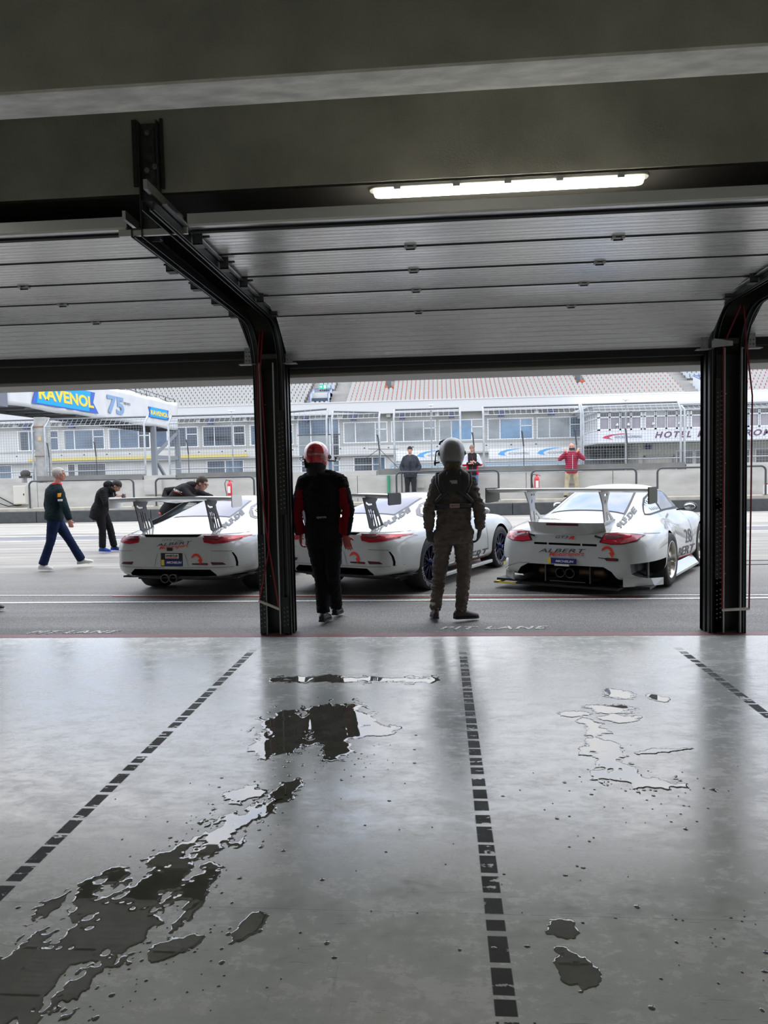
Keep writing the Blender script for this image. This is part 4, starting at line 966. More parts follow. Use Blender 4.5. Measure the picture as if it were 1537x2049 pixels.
def thick_arrow():
    pts = [(0, .02)]
    for i in range(9): a = PI*.93-PI*.86*i/8; pts.append((.09+.095*math.cos(a), .015+.085*math.sin(a)))
    inner = []
    for i in range(8): a = PI*.75-PI*.68*i/7; inner.append((.088+.062*math.cos(a), .015+.050*math.sin(a)))
    return pts[1:]+[(.205, .012), (.168, -.05), (.118, .012)]+inner[::-1]
def airfoil(n=10, c=.30, t=.035, camber=.03):
    up_, lo_ = [], []
    for i in range(n+1):
        x = i/n; th = t*(1.2*math.sqrt(1-x)*x**.5*1.6+.05); cm = -camber*4*x*(1-x)
        up_.append((x*c, cm+th*.5)); lo_.append((x*c, cm-th*.5))
    return up_+lo_[::-1]
def loft_u(name, prof_at, us, m, parent, smooth=True):
    vs = []; k = None
    for u in us:
        p = prof_at(u); k = len(p); vs += [(u, v, z) for v, z in p]
    b = MB(); b.add(vs, [(i*k+j, (i+1)*k+j, (i+1)*k+(j+1) % k, i*k+(j+1) % k) for i in range(len(us)-1) for j in range(k)], 0, smooth)
    b.add(vs[:k], [tuple(range(k))]); b.add(vs[-k:], [tuple(range(k-1, -1, -1))]); return b.build(name, m, parent)
def plate_vz(name, outline, holes, u, t, m, parent):
    return solid2d(shape2d(outline, holes), lambda a, c: (u-t/2, a, c), (t, 0, 0), name, m, parent)
def rounded_slot(x0, z0, x1, z1, w):
    dx, dz = x1-x0, z1-z0; L = math.hypot(dx, dz); nx, nz = -dz/L*w/2, dx/L*w/2
    return [(x0+nx, z0+nz), (x0-nx, z0-nz), (x1-nx, z1-nz), (x1+nx, z1+nz)]

def corner_text(r, bv, bl, tl, tr, br):
    vf = fit2d(text2d('9LF.DE', 1, 0, .065, 1.1, spacing=1.08), 0, 1, 0, 1); bl, tl, tr, br = map(Vector, (bl, tl, tr, br))
    vs = [tuple((bl*(1-a)+br*a)*(1-c)+(tl*(1-a)+tr*a)*c) for a, c in vf[0]]
    decal((vs, vf[1]), TOP, bv, .006, 'address_lettering', M_lgrey, r, .04)
def cup_car(label, pose, seen):
    x, y, hd = pose
    r = thing('race_car', label, 'car', (x, y, 0), -math.radians(hd), 'white race cars in the pit lane')
    ST = [(0.00, [(0, .815), (.25, .815), (.44, .80), (.54, .775), (.60, .72), (.625, .63), (.63, .52), (.62, .42), (.58, .33), (0, .31)]),
          (0.035, [(0, .835), (.30, .835), (.52, .825), (.63, .80), (.71, .755), (.745, .66), (.75, .53), (.74, .41), (.69, .29), (0, .27)]),
          (0.12, [(0, .855), (.30, .855), (.55, .845), (.68, .82), (.79, .785), (.835, .69), (.84, .54), (.84, .40), (.81, .285), (0, .22)]),
          (0.36, [(0, .905), (.31, .90), (.55, .88), (.70, .85), (.84, .815), (.905, .73), (.92, .56), (.93, .40), (.92, .28), (0, .18)]),
          (0.70, [(0, .97), (.32, .965), (.53, .945), (.67, .90), (.82, .865), (.915, .78), (.935, .60), (.935, .40), (.92, .22), (0, .15)]),
          (1.05, [(0, 1.055), (.33, 1.05), (.54, 1.02), (.665, .925), (.79, .875), (.905, .79), (.935, .60), (.935, .40), (.92, .18), (0, .14)]),
          (1.45, [(0, 1.155), (.34, 1.148), (.55, 1.10), (.67, .94), (.77, .875), (.885, .78), (.915, .60), (.915, .40), (.90, .16), (0, .13)]),
          (1.85, [(0, 1.235), (.36, 1.225), (.55, 1.16), (.69, .94), (.765, .865), (.86, .76), (.885, .58), (.885, .38), (.88, .15), (0, .13)]),
          (2.30, [(0, 1.275), (.37, 1.262), (.565, 1.195), (.71, .93), (.765, .855), (.845, .75), (.87, .56), (.875, .36), (.87, .15), (0, .13)]),
          (2.72, [(0, 1.24), (.37, 1.225), (.555, 1.155), (.72, .925), (.77, .855), (.845, .75), (.87, .56), (.875, .36), (.87, .15), (0, .13)]),
          (3.05, [(0, 1.10), (.38, 1.08), (.58, 1.0), (.735, .895), (.79, .85), (.86, .74), (.885, .56), (.885, .36), (.88, .15), (0, .13)]),
          (3.32, [(0, .935), (.36, .925), (.58, .89), (.72, .875), (.80, .865), (.885, .77), (.92, .58), (.92, .38), (.90, .15), (0, .13)]),
          (3.60, [(0, .855), (.33, .845), (.54, .83), (.69, .855), (.79, .86), (.885, .77), (.925, .57), (.925, .38), (.90, .15), (0, .13)]),
          (3.95, [(0, .78), (.33, .775), (.52, .77), (.67, .81), (.78, .80), (.87, .71), (.90, .53), (.90, .36), (.87, .14), (0, .13)]),
          (4.25, [(0, .69), (.30, .69), (.48, .69), (.62, .73), (.74, .705), (.82, .62), (.84, .48), (.83, .34), (.80, .14), (0, .13)]),
          (4.44, [(0, .57), (.28, .57), (.44, .57), (.56, .59), (.64, .57), (.69, .52), (.70, .42), (.69, .30), (.64, .15), (0, .14)]),
          (4.50, [(0, .46), (.25, .46), (.38, .46), (.46, .46), (.52, .45), (.54, .40), (.54, .36), (.53, .28), (.48, .18), (0, .17)])]
    o = section_body('body', ST, None); bv = bvh_of(o)
    for s in (-1, 1):
        for v, z, R in ((1.03, .36, .385), (3.49, .34, .365)):
            c = MB(); c.lathe([(s*.56, 0), (s*.56, R), (s*1.2, R), (s*1.2, 0)], (0, v, z), n=44); cut(o, c, M_blk); c = MB(); c.bb(min(s*.56, s*1.2), max(s*.56, s*1.2), v-R*.985, v+R*.985, -.2, z-.06); cut(o, c, M_blk)
    c = MB(); c.prism([(-.53, .39), (.53, .39), (.60, .33), (.60, .30), (-.60, .30), (-.60, .33)], lambda a, z: (a, -.4, z), lambda a, z: (a, .28, z)); cut(o, c, M_blk)
    c = MB(); c.prism([(-.40, .832), (.42, .832), (.37, .803), (-.35, .803)], lambda a, z: (a, -.2, z), lambda a, z: (a, .07, z)); cut(o, c, M_blk)
    c = MB(); c.bb(-.15, .16, -.2, .035, .425, .60); cut(o, c, M_paint)
    for s in (-1, 1):
        c = MB(); c.prism([(s*.795, .605), (s*.812, .60), (s*.838, .54), (s*.848, .47), (s*.845, .415), (s*.828, .42), (s*.83, .47), (s*.82, .54)], lambda a, z: (a, -.2, z), lambda a, z: (a, .36, z)); cut(o, c, M_blk)
    for p in o.data.polygons: p.use_smooth = p.area < .004 or p.use_smooth
    o.parent = r
    nm = o.modifiers.new('wn', 'WEIGHTED_NORMAL'); nm.keep_sharp = True
    bm = bmesh.new(); bm.from_mesh(o.data)
    for e in bm.edges:
        if len(e.link_faces) == 2 and e.calc_face_angle(0) > .6: e.smooth = False
    bm.to_mesh(o.data); bm.free()
    D = lambda vf, ray, off, name, m, cell=.05: decal(vf, ray, bv, off, name, m, r, cell)
    # lower lip, diffuser, exhaust
    b = MB(); n = 20
    pl = [(-.95+1.9*i/n, .45*min(abs(-.95+1.9*i/n)/.92, 1)**3) for i in range(n+1)]
    for i in range(n):
        (u0, v0), (u1, v1) = pl[i], pl[i+1]
        b.add([(u0, v0-.03, .275), (u1, v1-.03, .275), (u1, v1+.12, .275), (u0, v0+.12, .275), (u0, v0-.03, .29), (u1, v1-.03, .29), (u1, v1+.12, .29), (u0, v0+.12, .29)], [(3, 2, 1, 0), (4, 5, 6, 7), (0, 1, 5, 4), (2, 3, 7, 6)])
    b.build('rear_lip', M_carb, r)
    b = MB(); b.bb(-.75, .75, .45, .95, .19, .27); b.bb(-.82, .82, .2, .5, .25, .272)
    b.build('underbody', M_blk, r)
    for u in (-.075, .04):
        b = MB(); b.lathe([(.12, .035), (-.05, .047), (-.055, .052), (-.05, .057), (.15, .05)], (u, 0, .275), 'y', 24); b.build('exhaust_pipe', M_tip, r)
    # lamps
    for s in (-1, 1):
        f = lambda pts: poly([(s*a, c) for a, c in pts][::s])
        D(f([(.435, .822), (.46, .735), (.58, .715), (.72, .725), (.86, .755), (.895, .785), (.70, .815)]), REAR, .006, 'tail_lamp', M_tail)
        D(f([(.455, .812), (.47, .775), (.64, .775), (.70, .79), (.60, .808)]), REAR, .010, 'tail_lamp_core', M_tdark)
        D(f([(.76, .80), (.745, .77), (.80, .762), (.865, .772), (.88, .785)]), REAR, .010, 'indicator', M_tlite)
        D(f([(.54, .485), (.70, .48), (.74, .452), (.565, .447)]), REAR, .006, 'fog_reflector', M_tdark)
        # swan plate struts with slots
        T = 1.27
        plate_vz('wing_strut', [(-.01, T), (.34, 1.265), (.33, 1.235), (.29, 1.20), (.31, 1.14), (.47, .90), (.26, .82), (.135, .885), (.06, 1.10)],
                 [[(.05, 1.225), (.13, 1.19), (.22, 1.185), (.22, 1.17), (.12, 1.165), (.06, 1.19)], rounded_slot(.12, 1.12, .20, .99, .035), rounded_slot(.17, 1.12, .25, .90, .04), rounded_slot(.23, 1.10, .32, .89, .042), rounded_slot(.33, 1.02, .39, .90, .05)], s*.50, .012, M_carb, r)
        b = MB(); 
        vf = shape2d([(.0, 1.19), (.02, 1.175), (.29, 1.175), (.31, 1.19), (.31, 1.30), (.28, 1.32), (.0, 1.325)])
        solid2d(vf, lambda a, c: (s*.86-.006, a, c), (.012, 0, 0), 'wing_endplate', M_white if label.startswith('left') else M_carb, r)
        # side glass, door line, mirror
        Sx = SIDE if s > 0 else SIDEL
        q = poly([(1.18, .985), (1.28, 1.045), (1.50, 1.115), (1.85, 1.175), (2.30, 1.205), (2.62, 1.165), (2.88, 1.06), (3.02, .965), (2.9, .935), (2.2, .95), (1.40, .945), (1.24, .955)])
        D(q, Sx, .004, 'side_window_seal', mat('grey_seal', (.20, .20, .22), .4), .08)
        q = poly([(1.27, .99), (1.40, 1.065), (1.72, 1.14), (1.76, .97), (1.38, .965)])
        D(q, Sx, .009, 'quarter_window', M_white, .06)
        for k in range(5): D(poly([(1.44+k*.06, 1.06+k*.012), (1.465+k*.06, 1.065+k*.012), (1.465+k*.06, .985), (1.44+k*.06, .985)]), Sx, .013, 'quarter_louvre', M_blk, .2)
        q = poly([(1.80, 1.155), (2.30, 1.185), (2.60, 1.15), (2.84, 1.05), (2.96, .97), (1.82, .97)])
        D(q, Sx, .009, 'side_window', M_dwin, .08)
        b = MB(); b.ball((s*.92, 2.80, .95), (.085, .055, .055), 12); b.bar((s*.78, 2.80, .92), (s*.88, 2.80, .94), .04, .02); b.build('door_mirror', M_blk if s < 0 else M_paint, r)
        for v0, z0 in ((1.75, .93), (2.98, .93)):
            D(poly([(v0, .25), (v0+.008, .25), (v0+.008, z0), (v0, z0)]), Sx, .003, 'door_gap', mat('panel_gap', (.12, .12, .12), .6), .1)
    D(poly([(3.45, .88), (3.52, .90), (3.62, .88), (3.66, .83), (3.62, .78), (3.5, .77)]), SIDE, .002, 'fuel_flap', mat('flap_line', (.6, .61, .6), .3, coat=1.), .05)
    # rear window, engine lid seam
    D(poly([(-.435, .875), (.435, .875), (.43, 1.30), (.39, 1.78), (.2, 1.83), (-.2, 1.83), (-.39, 1.78), (-.43, 1.30)]), TOP, .004, 'rear_window_frame', mat('grey_seal', (.20, .20, .22), .4), .08)
    D(poly([(-.415, .893), (.415, .893), (.412, 1.30), (.372, 1.76), (.2, 1.80), (-.2, 1.80), (-.372, 1.76), (-.412, 1.30)]), TOP, .008, 'rear_window', M_cwin, .08)
    for s in (-1, 1): D(poly([(s*.50, 1.0), (s*.508, 1.0), (s*.575, .13), (s*.567, .13)][::s]), TOP, .003, 'lid_seam', mat('panel_gap', (.12, .12, .12), .6), .06)
    M_gap_shade = mat('gap_and_crease_shade', (.22, .225, .22), .5)  # for real gaps, and for shade painted along the bumper creases
    for s in (-1, 1):
        Sx = SIDE if s > 0 else SIDEL
        D(poly([(.36, .795), (.66, .765), (.66, .759), (.36, .788)]), Sx, .003, 'bumper_gap', M_gap_shade, .1)
        D(poly([(s*.10, .415), (s*.60, .418), (s*.90, .425), (s*.90, .418), (s*.60, .411), (s*.10, .408)][::s]), REAR, .003, 'bumper_crease_shade', M_gap_shade, .05)
        D(poly([(s*.55, .632), (s*.80, .625), (s*.80, .617), (s*.55, .626)][::s]), REAR, .003, 'bumper_crease_shade', M_gap_shade, .05)
        D(poly([(s*.19, .60), (s*.22, .52), (s*.24, .43), (s*.233, .43), (s*.213, .52), (s*.183, .60)][::s]), REAR, .003, 'bumper_crease_shade', M_gap_shade, .05)
    D(poly([(-.84, .825), (-.45, .838), (.45, .838), (.84, .825), (.84, .819), (.45, .832), (-.45, .832), (-.84, .819)]), REAR, .003, 'lid_gap', M_gap_shade, .05)
    # wing
    AF = airfoil(10, .30, .045, .035)
    W = loft_u('rear_wing', lambda u: [(a+.0, 1.302+c+.015*(1-(u/.86)**2)-(.03*max(0, 1-abs(u)/.3) if a > .15 else 0)) for a, c in AF], [-.86+1.72*i/24 for i in range(25)], M_paint if label.startswith('left') else mat('silver_grey_wing', (.36, .36, .35), .3, coat=.6), r)
    # writing
    D(slant(fit2d(text2d('ALBERT', 1, .3, .0, 1.8), -.20, .30, .700, .735), .07), REAR, .007, 'team_lettering', M_logo)
    D(slant(fit2d(text2d('Motorsport', 1, .35, .01), -.16, .25, .645, .70), .09), REAR, .008, 'script_lettering', M_lred)
    D(fit2d(text2d('GT3 Cup', 1, .4, .0, 1.5), -.12, .17, .748, .778), REAR, .007, 'model_lettering', M_lgrey)
    D(slant([(-.055, .628), (.02, .628), (.02, .668), (-.055, .668)] and shape2d([(-.055, .628), (.025, .628), (.025, .670), (-.055, .670)]), 0), REAR, .009, 'black_square', M_blk)
    b = MB(); b.bb(-.145, .155, .012, .03, .435, .595); b.build('number_plate', mat('dark_plate', (.02, .012, .015), .4), r)
    b = MB(); b.bb(-.145, .155, .009, .013, .438, .512); b.build('navy_label', M_navy, r)
    b = MB(); b.bb(-.145, -.105, .006, .010, .438, .512); b.build('yellow_label', M_yp, r)
    b = MB(); b.bb(-.085, .10, .006, .012, .528, .588); b.build('white_label', M_white, r)
    F = lambda a, c: (a, .004, c)
    solid2d(fit2d(text2d('MICHELIN', 1, .2, .02, 1.2), -.07, .14, .462, .492), F, (0, .004, 0), 'tyre_brand_lettering', M_white, r)
    solid2d(fit2d(text2d('SANDTLER', 1, .1, .02, 1.2), -.075, .09, .550, .578), lambda a, c: (a, .002, c), (0, .004, 0), 'plate_lettering', M_blk, r)
    b = MB(); b.bb(-.075, .09, .002, .006, .534, .541); b.build('plate_stripe', M_lred, r)
    D(poly([(.28+a*.75, .50+c*.95) for a, c in thick_arrow()]), REAR, .007, 'tow_arrow', M_lred)
    D(poly([(.285, .468), (.29, .452), (.50, .446), (.51, .462), (.49, .472)]), REAR, .006, 'tow_strap', M_blk)
    D(poly([(.385, .466), (.50, .462), (.50, .452), (.385, .455)]), REAR, .011, 'tow_strap_red', M_tail)
    # 9LF.DE on the rear quarter: laid along the pillar
    corner_text(r, bv, (.585, .37), (.465, .49), (.435, 1.28), (.53, 1.165))
    for Sx, sg in ((SIDE, 1), (SIDEL, -1)):
        g = lambda vf: ([(a if sg > 0 else 3.95-a, c) for a, c in vf[0]], vf[1])
        D(g(fit2d(text2d('ALBERT', 1, .3, .012, 1.8), 1.72, 3.0, .235, .36)), Sx, .005, 'team_lettering', M_logo, .12)
        D(g(fit2d(text2d('Motorsport', 1, .35, .02), 1.95, 3.0, .145, .245)), Sx, .006, 'script_lettering', M_lred, .12)
    for s in (-1, 1):
        wheel(r, s*.915, 1.03, .352, .352, .30, s, 'blue', 10); wheel(r, s*.905, 3.49, .33, .33, .27, s, 'blue', 10)
    for s in (-1, 1):
        b = MB(); b.bb(s*.885-.03, s*.885+.03, 1.45, 3.1, .12, .17); b.build('side_skirt', M_paint, r, .01)
    return r, bv
car_a, _ = cup_car('leftmost white race car, rear wing with white endplates, plate with two stickers', (-3.47, 9.11, 8), 'a')
car_b, _ = cup_car('middle white race car partly hidden between the two drivers', (-1.41, 9.2, 26.5), 'b')

# open left door of the first car
o = solid2d(shape2d([(0, .15), (.95, .15), (.98, .85), (.80, .93), (.36, 1.19), (.24, 1.19), (.02, .93)], [[(.10, .93), (.25, 1.14), (.35, 1.14), (.73, .92)]]), lambda a, c: (0, a, c), (-.05, 0, 0), 'open_door', mat('black_door_lining', (.02, .02, .022), .5), car_a)
o.location = (-.86, 2.95, 0); o.rotation_euler = (0, 0, math.radians(125))
gm = mat('clear_polycarbonate', (.30, .36, .44), .08); gm.node_tree.nodes['Principled BSDF'].inputs['Alpha'].default_value = .3
solid2d(shape2d([(.10, .93), (.25, 1.14), (.35, 1.14), (.73, .92)]), lambda a, c: (-.02, a, c), (-.006, 0, 0), 'door_window', gm, o)
b = MB(); b.ball((.09, .1, .98), (.06, .10, .085), 12); b.build('open_door_mirror', M_blk, o)

def gt_car(label, pose):
    x, y, hd = pose
    r = thing('race_car', label, 'car', (x, y, 0), -math.radians(hd), 'white race cars in the pit lane')
    ST = [(0.03, [(0, .74), (.25, .74), (.42, .73), (.52, .72), (.58, .68), (.62, .60), (.64, .50), (.64, .38), (.62, .24), (0, .22)]),
          (0.06, [(0, .775), (.30, .775), (.50, .77), (.64, .755), (.72, .71), (.76, .63), (.78, .50), (.78, .36), (.76, .20), (0, .19)]),
          (0.16, [(0, .83), (.30, .83), (.52, .82), (.68, .80), (.82, .755), (.87, .65), (.885, .50), (.89, .34), (.90, .18), (0, .17)]),
          (0.38, [(0, .895), (.31, .89), (.52, .87), (.70, .84), (.86, .805), (.975, .70), (1.01, .53), (1.02, .36), (1.02, .16), (0, .15)]),
          (0.75, [(0, .965), (.32, .955), (.50, .92), (.68, .875), (.86, .855), (1.0, .77), (1.04, .58), (1.045, .40), (1.03, .18), (0, .13)]),
          (1.10, [(0, 1.06), (.34, 1.05), (.54, 1.01), (.68, .91), (.84, .865), (1.0, .78), (1.045, .58), (1.05, .40), (1.03, .16), (0, .12)]),
          (1.50, [(0, 1.195), (.38, 1.185), (.57, 1.12), (.70, .94), (.80, .86), (.955, .76), (1.0, .58), (1.0, .40), (.98, .15), (0, .12)]),
          (1.90, [(0, 1.30), (.40, 1.285), (.59, 1.21), (.71, .945), (.765, .85), (.86, .75), (.89, .58), (.90, .38), (.90, .14), (0, .12)]),
          (2.30, [(0, 1.345), (.41, 1.33), (.605, 1.25), (.72, .935), (.76, .85), (.84, .74), (.87, .56), (.89, .36), (.90, .13), (0, .12)]),
          (2.70, [(0, 1.305), (.40, 1.29), (.595, 1.205), (.73, .93), (.765, .85), (.85, .74), (.885, .56), (.91, .36), (.92, .13), (0, .12)]),
          (3.00, [(0, 1.13), (.40, 1.11), (.60, 1.03), (.73, .89), (.79, .85), (.885, .76), (.93, .57), (.95, .37), (.95, .13), (0, .12)]),
          (3.28, [(0, .93), (.36, .92), (.57, .885), (.72, .88), (.82, .875), (.93, .80), (.97, .60), (.97, .40), (.95, .13), (0, .12)]),
          (3.55, [(0, .84), (.33, .83), (.53, .825), (.70, .86), (.82, .865), (.935, .79), (.975, .58), (.975, .40), (.95, .13), (0, .12)]),
          (3.90, [(0, .77), (.33, .765), (.52, .76), (.68, .81), (.81, .80), (.91, .72), (.945, .53), (.945, .36), (.93, .12), (0, .11)]),
          (4.20, [(0, .68), (.30, .68), (.48, .68), (.63, .73), (.76, .70), (.85, .62), (.88, .46), (.88, .32), (.88, .12), (0, .11)]),
          (4.40, [(0, .56), (.28, .56), (.44, .56), (.58, .58), (.68, .56), (.74, .50), (.76, .40), (.76, .28), (.74, .12), (0, .11)]),
          (4.46, [(0, .44), (.25, .44), (.40, .44), (.50, .44), (.56, .43), (.60, .38), (.60, .34), (.60, .26), (.56, .14), (0, .13)])]
    o = section_body('body', ST, None); bv = bvh_of(o)
    HV = 1.22
    for s in (-1, 1):
        for v, z, R in ((HV, .35, .385), (3.46, .34, .37)):
            c = MB(); c.lathe([(s*.58, 0), (s*.58, R), (s*1.4, R), (s*1.4, 0)], (0, v, z), n=44); cut(o, c, M_blk); c = MB(); c.bb(min(s*.58, s*1.3), max(s*.58, s*1.3), v-R*.985, v+R*.985, -.2, z-.06); cut(o, c, M_blk)
        c = MB(); c.prism([(s*.79, .41), (s*1.3, .45), (s*1.3, .215), (s*.95, .215), (s*.87, .24), (s*.80, .29)], lambda a, z: (a, -.2, z), lambda a, z: (a, .80, z)); cut(o, c, M_blk)
    c = MB(); c.prism([(-.50, .365), (.48, .365), (.58, .31), (.66, .20), (.64, .12), (-.66, .12), (-.68, .20), (-.60, .31)], lambda a, z: (a, -.3, z), lambda a, z: (a, .55, z)); cut(o, c, M_blk)
    for u0, u1 in ((-.41, -.235), (-.215, .20), (.22, .40)):
        c = MB(); c.bb(u0, u1, -.2, .12, .615, .642); cut(o, c, M_blk)
    bm = bmesh.new(); bm.from_mesh(o.data)
    for e in bm.edges:
        if len(e.link_faces) == 2 and e.calc_face_angle(0) > .6: e.smooth = False
    bm.to_mesh(o.data); bm.free(); o.parent = r
    nm = o.modifiers.new('wn', 'WEIGHTED_NORMAL'); nm.keep_sharp = True
    D = lambda vf, ray, off, name, m, cell=.05: decal(vf, ray, bv, off, name, m, r, cell)
    # exhaust, silencer, diffuser floor, strakes
    b = MB(); b.lathe([(-.44, .0), (-.44, .075), (-.40, .085), (.40, .085), (.44, .075), (.44, 0)], (0, .30, .26), 'x', 24); b.build('silencer', M_brz, r)
    for u in (-.065, .06):
        b = MB(); b.lathe([(.2, .045), (-.02, .052), (-.028, .058), (-.02, .062), (.2, .055)], (u, .05, .265), 'y', 24); b.build('exhaust_pipe', M_tip, r)
    b = MB(); b.bb(-.66, .66, .02, 1.0, .085, .11); b.build('diffuser', M_blk, r)
    for u in (-.28, .30): b = MB(); b.bb(u-.008, u+.008, .08, .5, .14, .35); b.build('hanger_strap', M_tip, r)
    b = MB(); b.bb(-.20, .26, .02, .04, .155, .165); b.build('bright_edge', M_tip, r)
    for s in (-1, 1):
        b = MB(); b.bb(min(s*.62, s*.99), max(s*.62, s*.99), .14 if s < 0 else .2, .5, .10, .13); b.build('corner_floor', M_blk, r)
        # corner fin below the side outlet
        b = MB(); b.add([(s*.72, .07, .13), (s*.99, .42, .12), (s*1.05, .62, .11), (s*.72, .07, .25), (s*.96, .38, .215), (s*1.05, .62, .20)], [(0, 1, 4, 3), (1, 2, 5, 4)]); q = b.build('corner_fin', M_paint, r); sd = q.modifiers.new('s', 'SOLIDIFY'); sd.thickness = .02
        b = MB(); b.bb(s*.90-.01, s*.90+.01, .42, .5, .20, .42); b.build('outlet_vane', M_carb, r)
        f = lambda pts: poly([(s*a, c) for a, c in pts][::s])
        D(f([(.43, .665), (.49, .775), (.62, .785), (.78, .77), (.90, .745), (.85, .68), (.72, .65), (.57, .642)]), REAR, .006, 'tail_lamp_rim', M_tdark)
        D(f([(.455, .67), (.50, .765), (.62, .775), (.78, .76), (.88, .74), (.83, .685), (.72, .66), (.57, .652)]), REAR, .011, 'tail_lamp', mat('crimson_lamp', (.62, .02, .05), .1, coat=1.))
        D(f([(.50, .715), (.515, .755), (.68, .758), (.72, .735), (.64, .715)]), REAR, .016, 'tail_lamp_core', mat('smoky_lamp_core', (.20, .06, .08), .15, coat=1.))
        D(f([(.68, .66), (.72, .71), (.86, .745), (.84, .70), (.74, .668)]), REAR, .016, 'indicator', mat('pale_red_lamp', (.75, .16, .2), .12, coat=1.))
        # struts
        plate_vz('wing_strut', [(-.10, 1.29), (.32, 1.28), (.26, 1.22), (.20, 1.13), (.22, 1.06), (.50, .91), (.46, .885), (.16, .86), (.10, .90), (.03, 1.13)],
                 [rounded_slot(.08, 1.24, .20, 1.245, .03), rounded_slot(.10, 1.14, .12, 1.18, .03), rounded_slot(.17, 1.03, .20, .90, .035), rounded_slot(.24, 1.0, .36, .91, .035)], s*.475, .016, mat('grey_white_strut', (.48, .48, .46), .35, coat=.5), r)
        solid2d(shape2d([(-.06, 1.145), (.0, 1.14), (.30, 1.145), (.32, 1.16), (.32, 1.315), (.30, 1.335), (-.06, 1.34)]), lambda a, c: (s*1.04-.008, a, c), (.016, 0, 0), 'wing_endplate', mat('olive_carbon_plate', (.07, .078, .05), .65), r)
        Sx = SIDE if s > 0 else SIDEL
        q = poly([(1.20, .94), (1.42, 1.055), (1.62, 1.14), (1.90, 1.205), (2.30, 1.235), (2.62, 1.19), (2.88, 1.06), (3.0, .965), (2.85, .93), (2.2, .945), (1.32, .925), (1.18, .935)])
        D(q, Sx, .004, 'side_window_seal', M_blk, .08)
        q = poly([(1.23, .95), (1.43, 1.045), (1.62, 1.12), (1.80, 1.165), (1.86, .96), (1.36, .94), (1.24, .943)])
        D(q, Sx, .009, 'quarter_window', mat('pale_quarter_glass', (.62, .63, .64), .15, coat=.5), .06)
        for k in range(5): D(poly([(1.44+k*.075, 1.06+k*.02), (1.46+k*.075, 1.065+k*.02), (1.54+k*.07, .975), (1.52+k*.07, .975)]), Sx, .013, 'quarter_louvre', M_blk, .2)
        D(poly([(1.90, 1.185), (2.30, 1.215), (2.60, 1.17), (2.84, 1.05), (2.95, .97), (1.92, .965)]), Sx, .009, 'side_window', M_dwin, .08)
        mr = MB(); mr.ball((s*.99, 2.48, .985), (.10, .07, .065), 14); mr.bar((s*.80, 2.50, .935), (s*.94, 2.49, .955), .05, .02); q = mr.build('door_mirror', M_carb, r)
        mr = MB(); mr.ball((s*.99, 2.43, .985), (.08, .03, .05), 12); mr.build('mirror_glass', mat('mirror_glass', (.6, .62, .64), .05, 1.), q)
        for v0, z0 in ((1.72, .93), (2.95, .93)): D(poly([(v0, .2), (v0+.008, .2), (v0+.008, z0), (v0, z0)]), Sx, .003, 'door_gap', mat('panel_gap', (.12, .12, .12), .6), .1)
        b = MB(); b.bb(s*.92-.08, s*.92+.08, 1.55, 3.05, .085, .11); b.add([(s*.88, 1.55, .22), (s*.90, 3.05, .22), (s*1.0, 3.05, .10), (s*1.0, 1.55, .10)], [(0, 1, 2, 3)]); q = b.build('side_skirt', M_paint, r)
        g = lambda vf: ([(a if s > 0 else 4.05-a, c) for a, c in vf[0]], vf[1])
        D(g(fit2d(text2d('ALBERT', 1, .3, .015, 1.8), 1.70, 3.03, .27, .395)), Sx, .005, 'team_lettering', M_logo, .12)
        D(g(fit2d(text2d('Motorsport', 1, .35, .03), 1.85, 3.0, .165, .275)), Sx, .006, 'script_lettering', M_lred, .12)
        D(g(fit2d(text2d('28', 1, 0, 0), 2.62, 2.92, .43, .63)), Sx, .005, 'start_number', M_lgrey, .08)
        D(poly([(s*.46, 1.16), (s*.47, 1.16), (s*.52, .75), (s*.57, .42), (s*.56, .42), (s*.51, .75)][::s]), TOP, .004, 'lid_seam', mat('panel_gap', (.12, .12, .12), .6), .06)
    D(poly([(-.51, .88), (.51, .88), (.46, 1.40), (.41, 1.84), (.2, 1.89), (-.2, 1.89), (-.41, 1.84), (-.46, 1.40)]), TOP, .004, 'rear_window_frame', M_blk, .08)
    D(poly([(-.48, .905), (.48, .905), (.435, 1.40), (.385, 1.81), (.2, 1.86), (-.2, 1.86), (-.385, 1.81), (-.435, 1.40)]), TOP, .008, 'rear_window', mat('rear_window_painted_sky', (.13, .19, .36), .04, ior=1.38, noise_amt=.9, nscale=2.2, col2=(.38, .41, .50)), .08)  # blue and pale mottling paints sky and clouds reflected in the glass
    M_gap_shade = mat('gap_and_crease_shade', (.22, .225, .22), .5)  # gap colour, also used to paint the crease shade line
    for s in (-1, 1):
        Sx = SIDE if s > 0 else SIDEL
        D(poly([(.36, .765), (.74, .745), (.74, .739), (.36, .758)]), Sx, .003, 'bumper_gap', M_gap_shade, .1)
        D(poly([(s*.48, .375), (s*.62, .37), (s*.78, .32), (s*.90, .26), (s*.90, .253), (s*.78, .313), (s*.62, .363), (s*.48, .368)][::s]), REAR, .003, 'bumper_crease_shade', M_gap_shade, .05) if s < 0 else None
    # ducktail
    DT = [(-.05, .905), (.10, .925), (.42, .925), (.40, .83), (.06, .72), (.04, .77)]
    loft_u('ducktail_spoiler', lambda u: [(v+.10*abs(u/.5)**4, z-(.0 if z > .8 else 0)) for v, z in DT], [-.49+.98*i/14 for i in range(15)], M_paint, r, False)
    b = MB(); b.bb(-.21, .20, -.058, -.045, .868, .892); b.build('third_brake_light', M_tdark, r)
    for u, v in ((-.47, .05), (.40, .02)):
        b = MB(); b.tube([(u, v+.02, .735), (u, v-.03, .745)], .014, 10); b.tube([(u, v-.03, .745), (u+.07, v-.02, .725)], .012, 8); b.build('hood_pin', M_blk, r)
    AF = airfoil(10, .34, .04, .03)
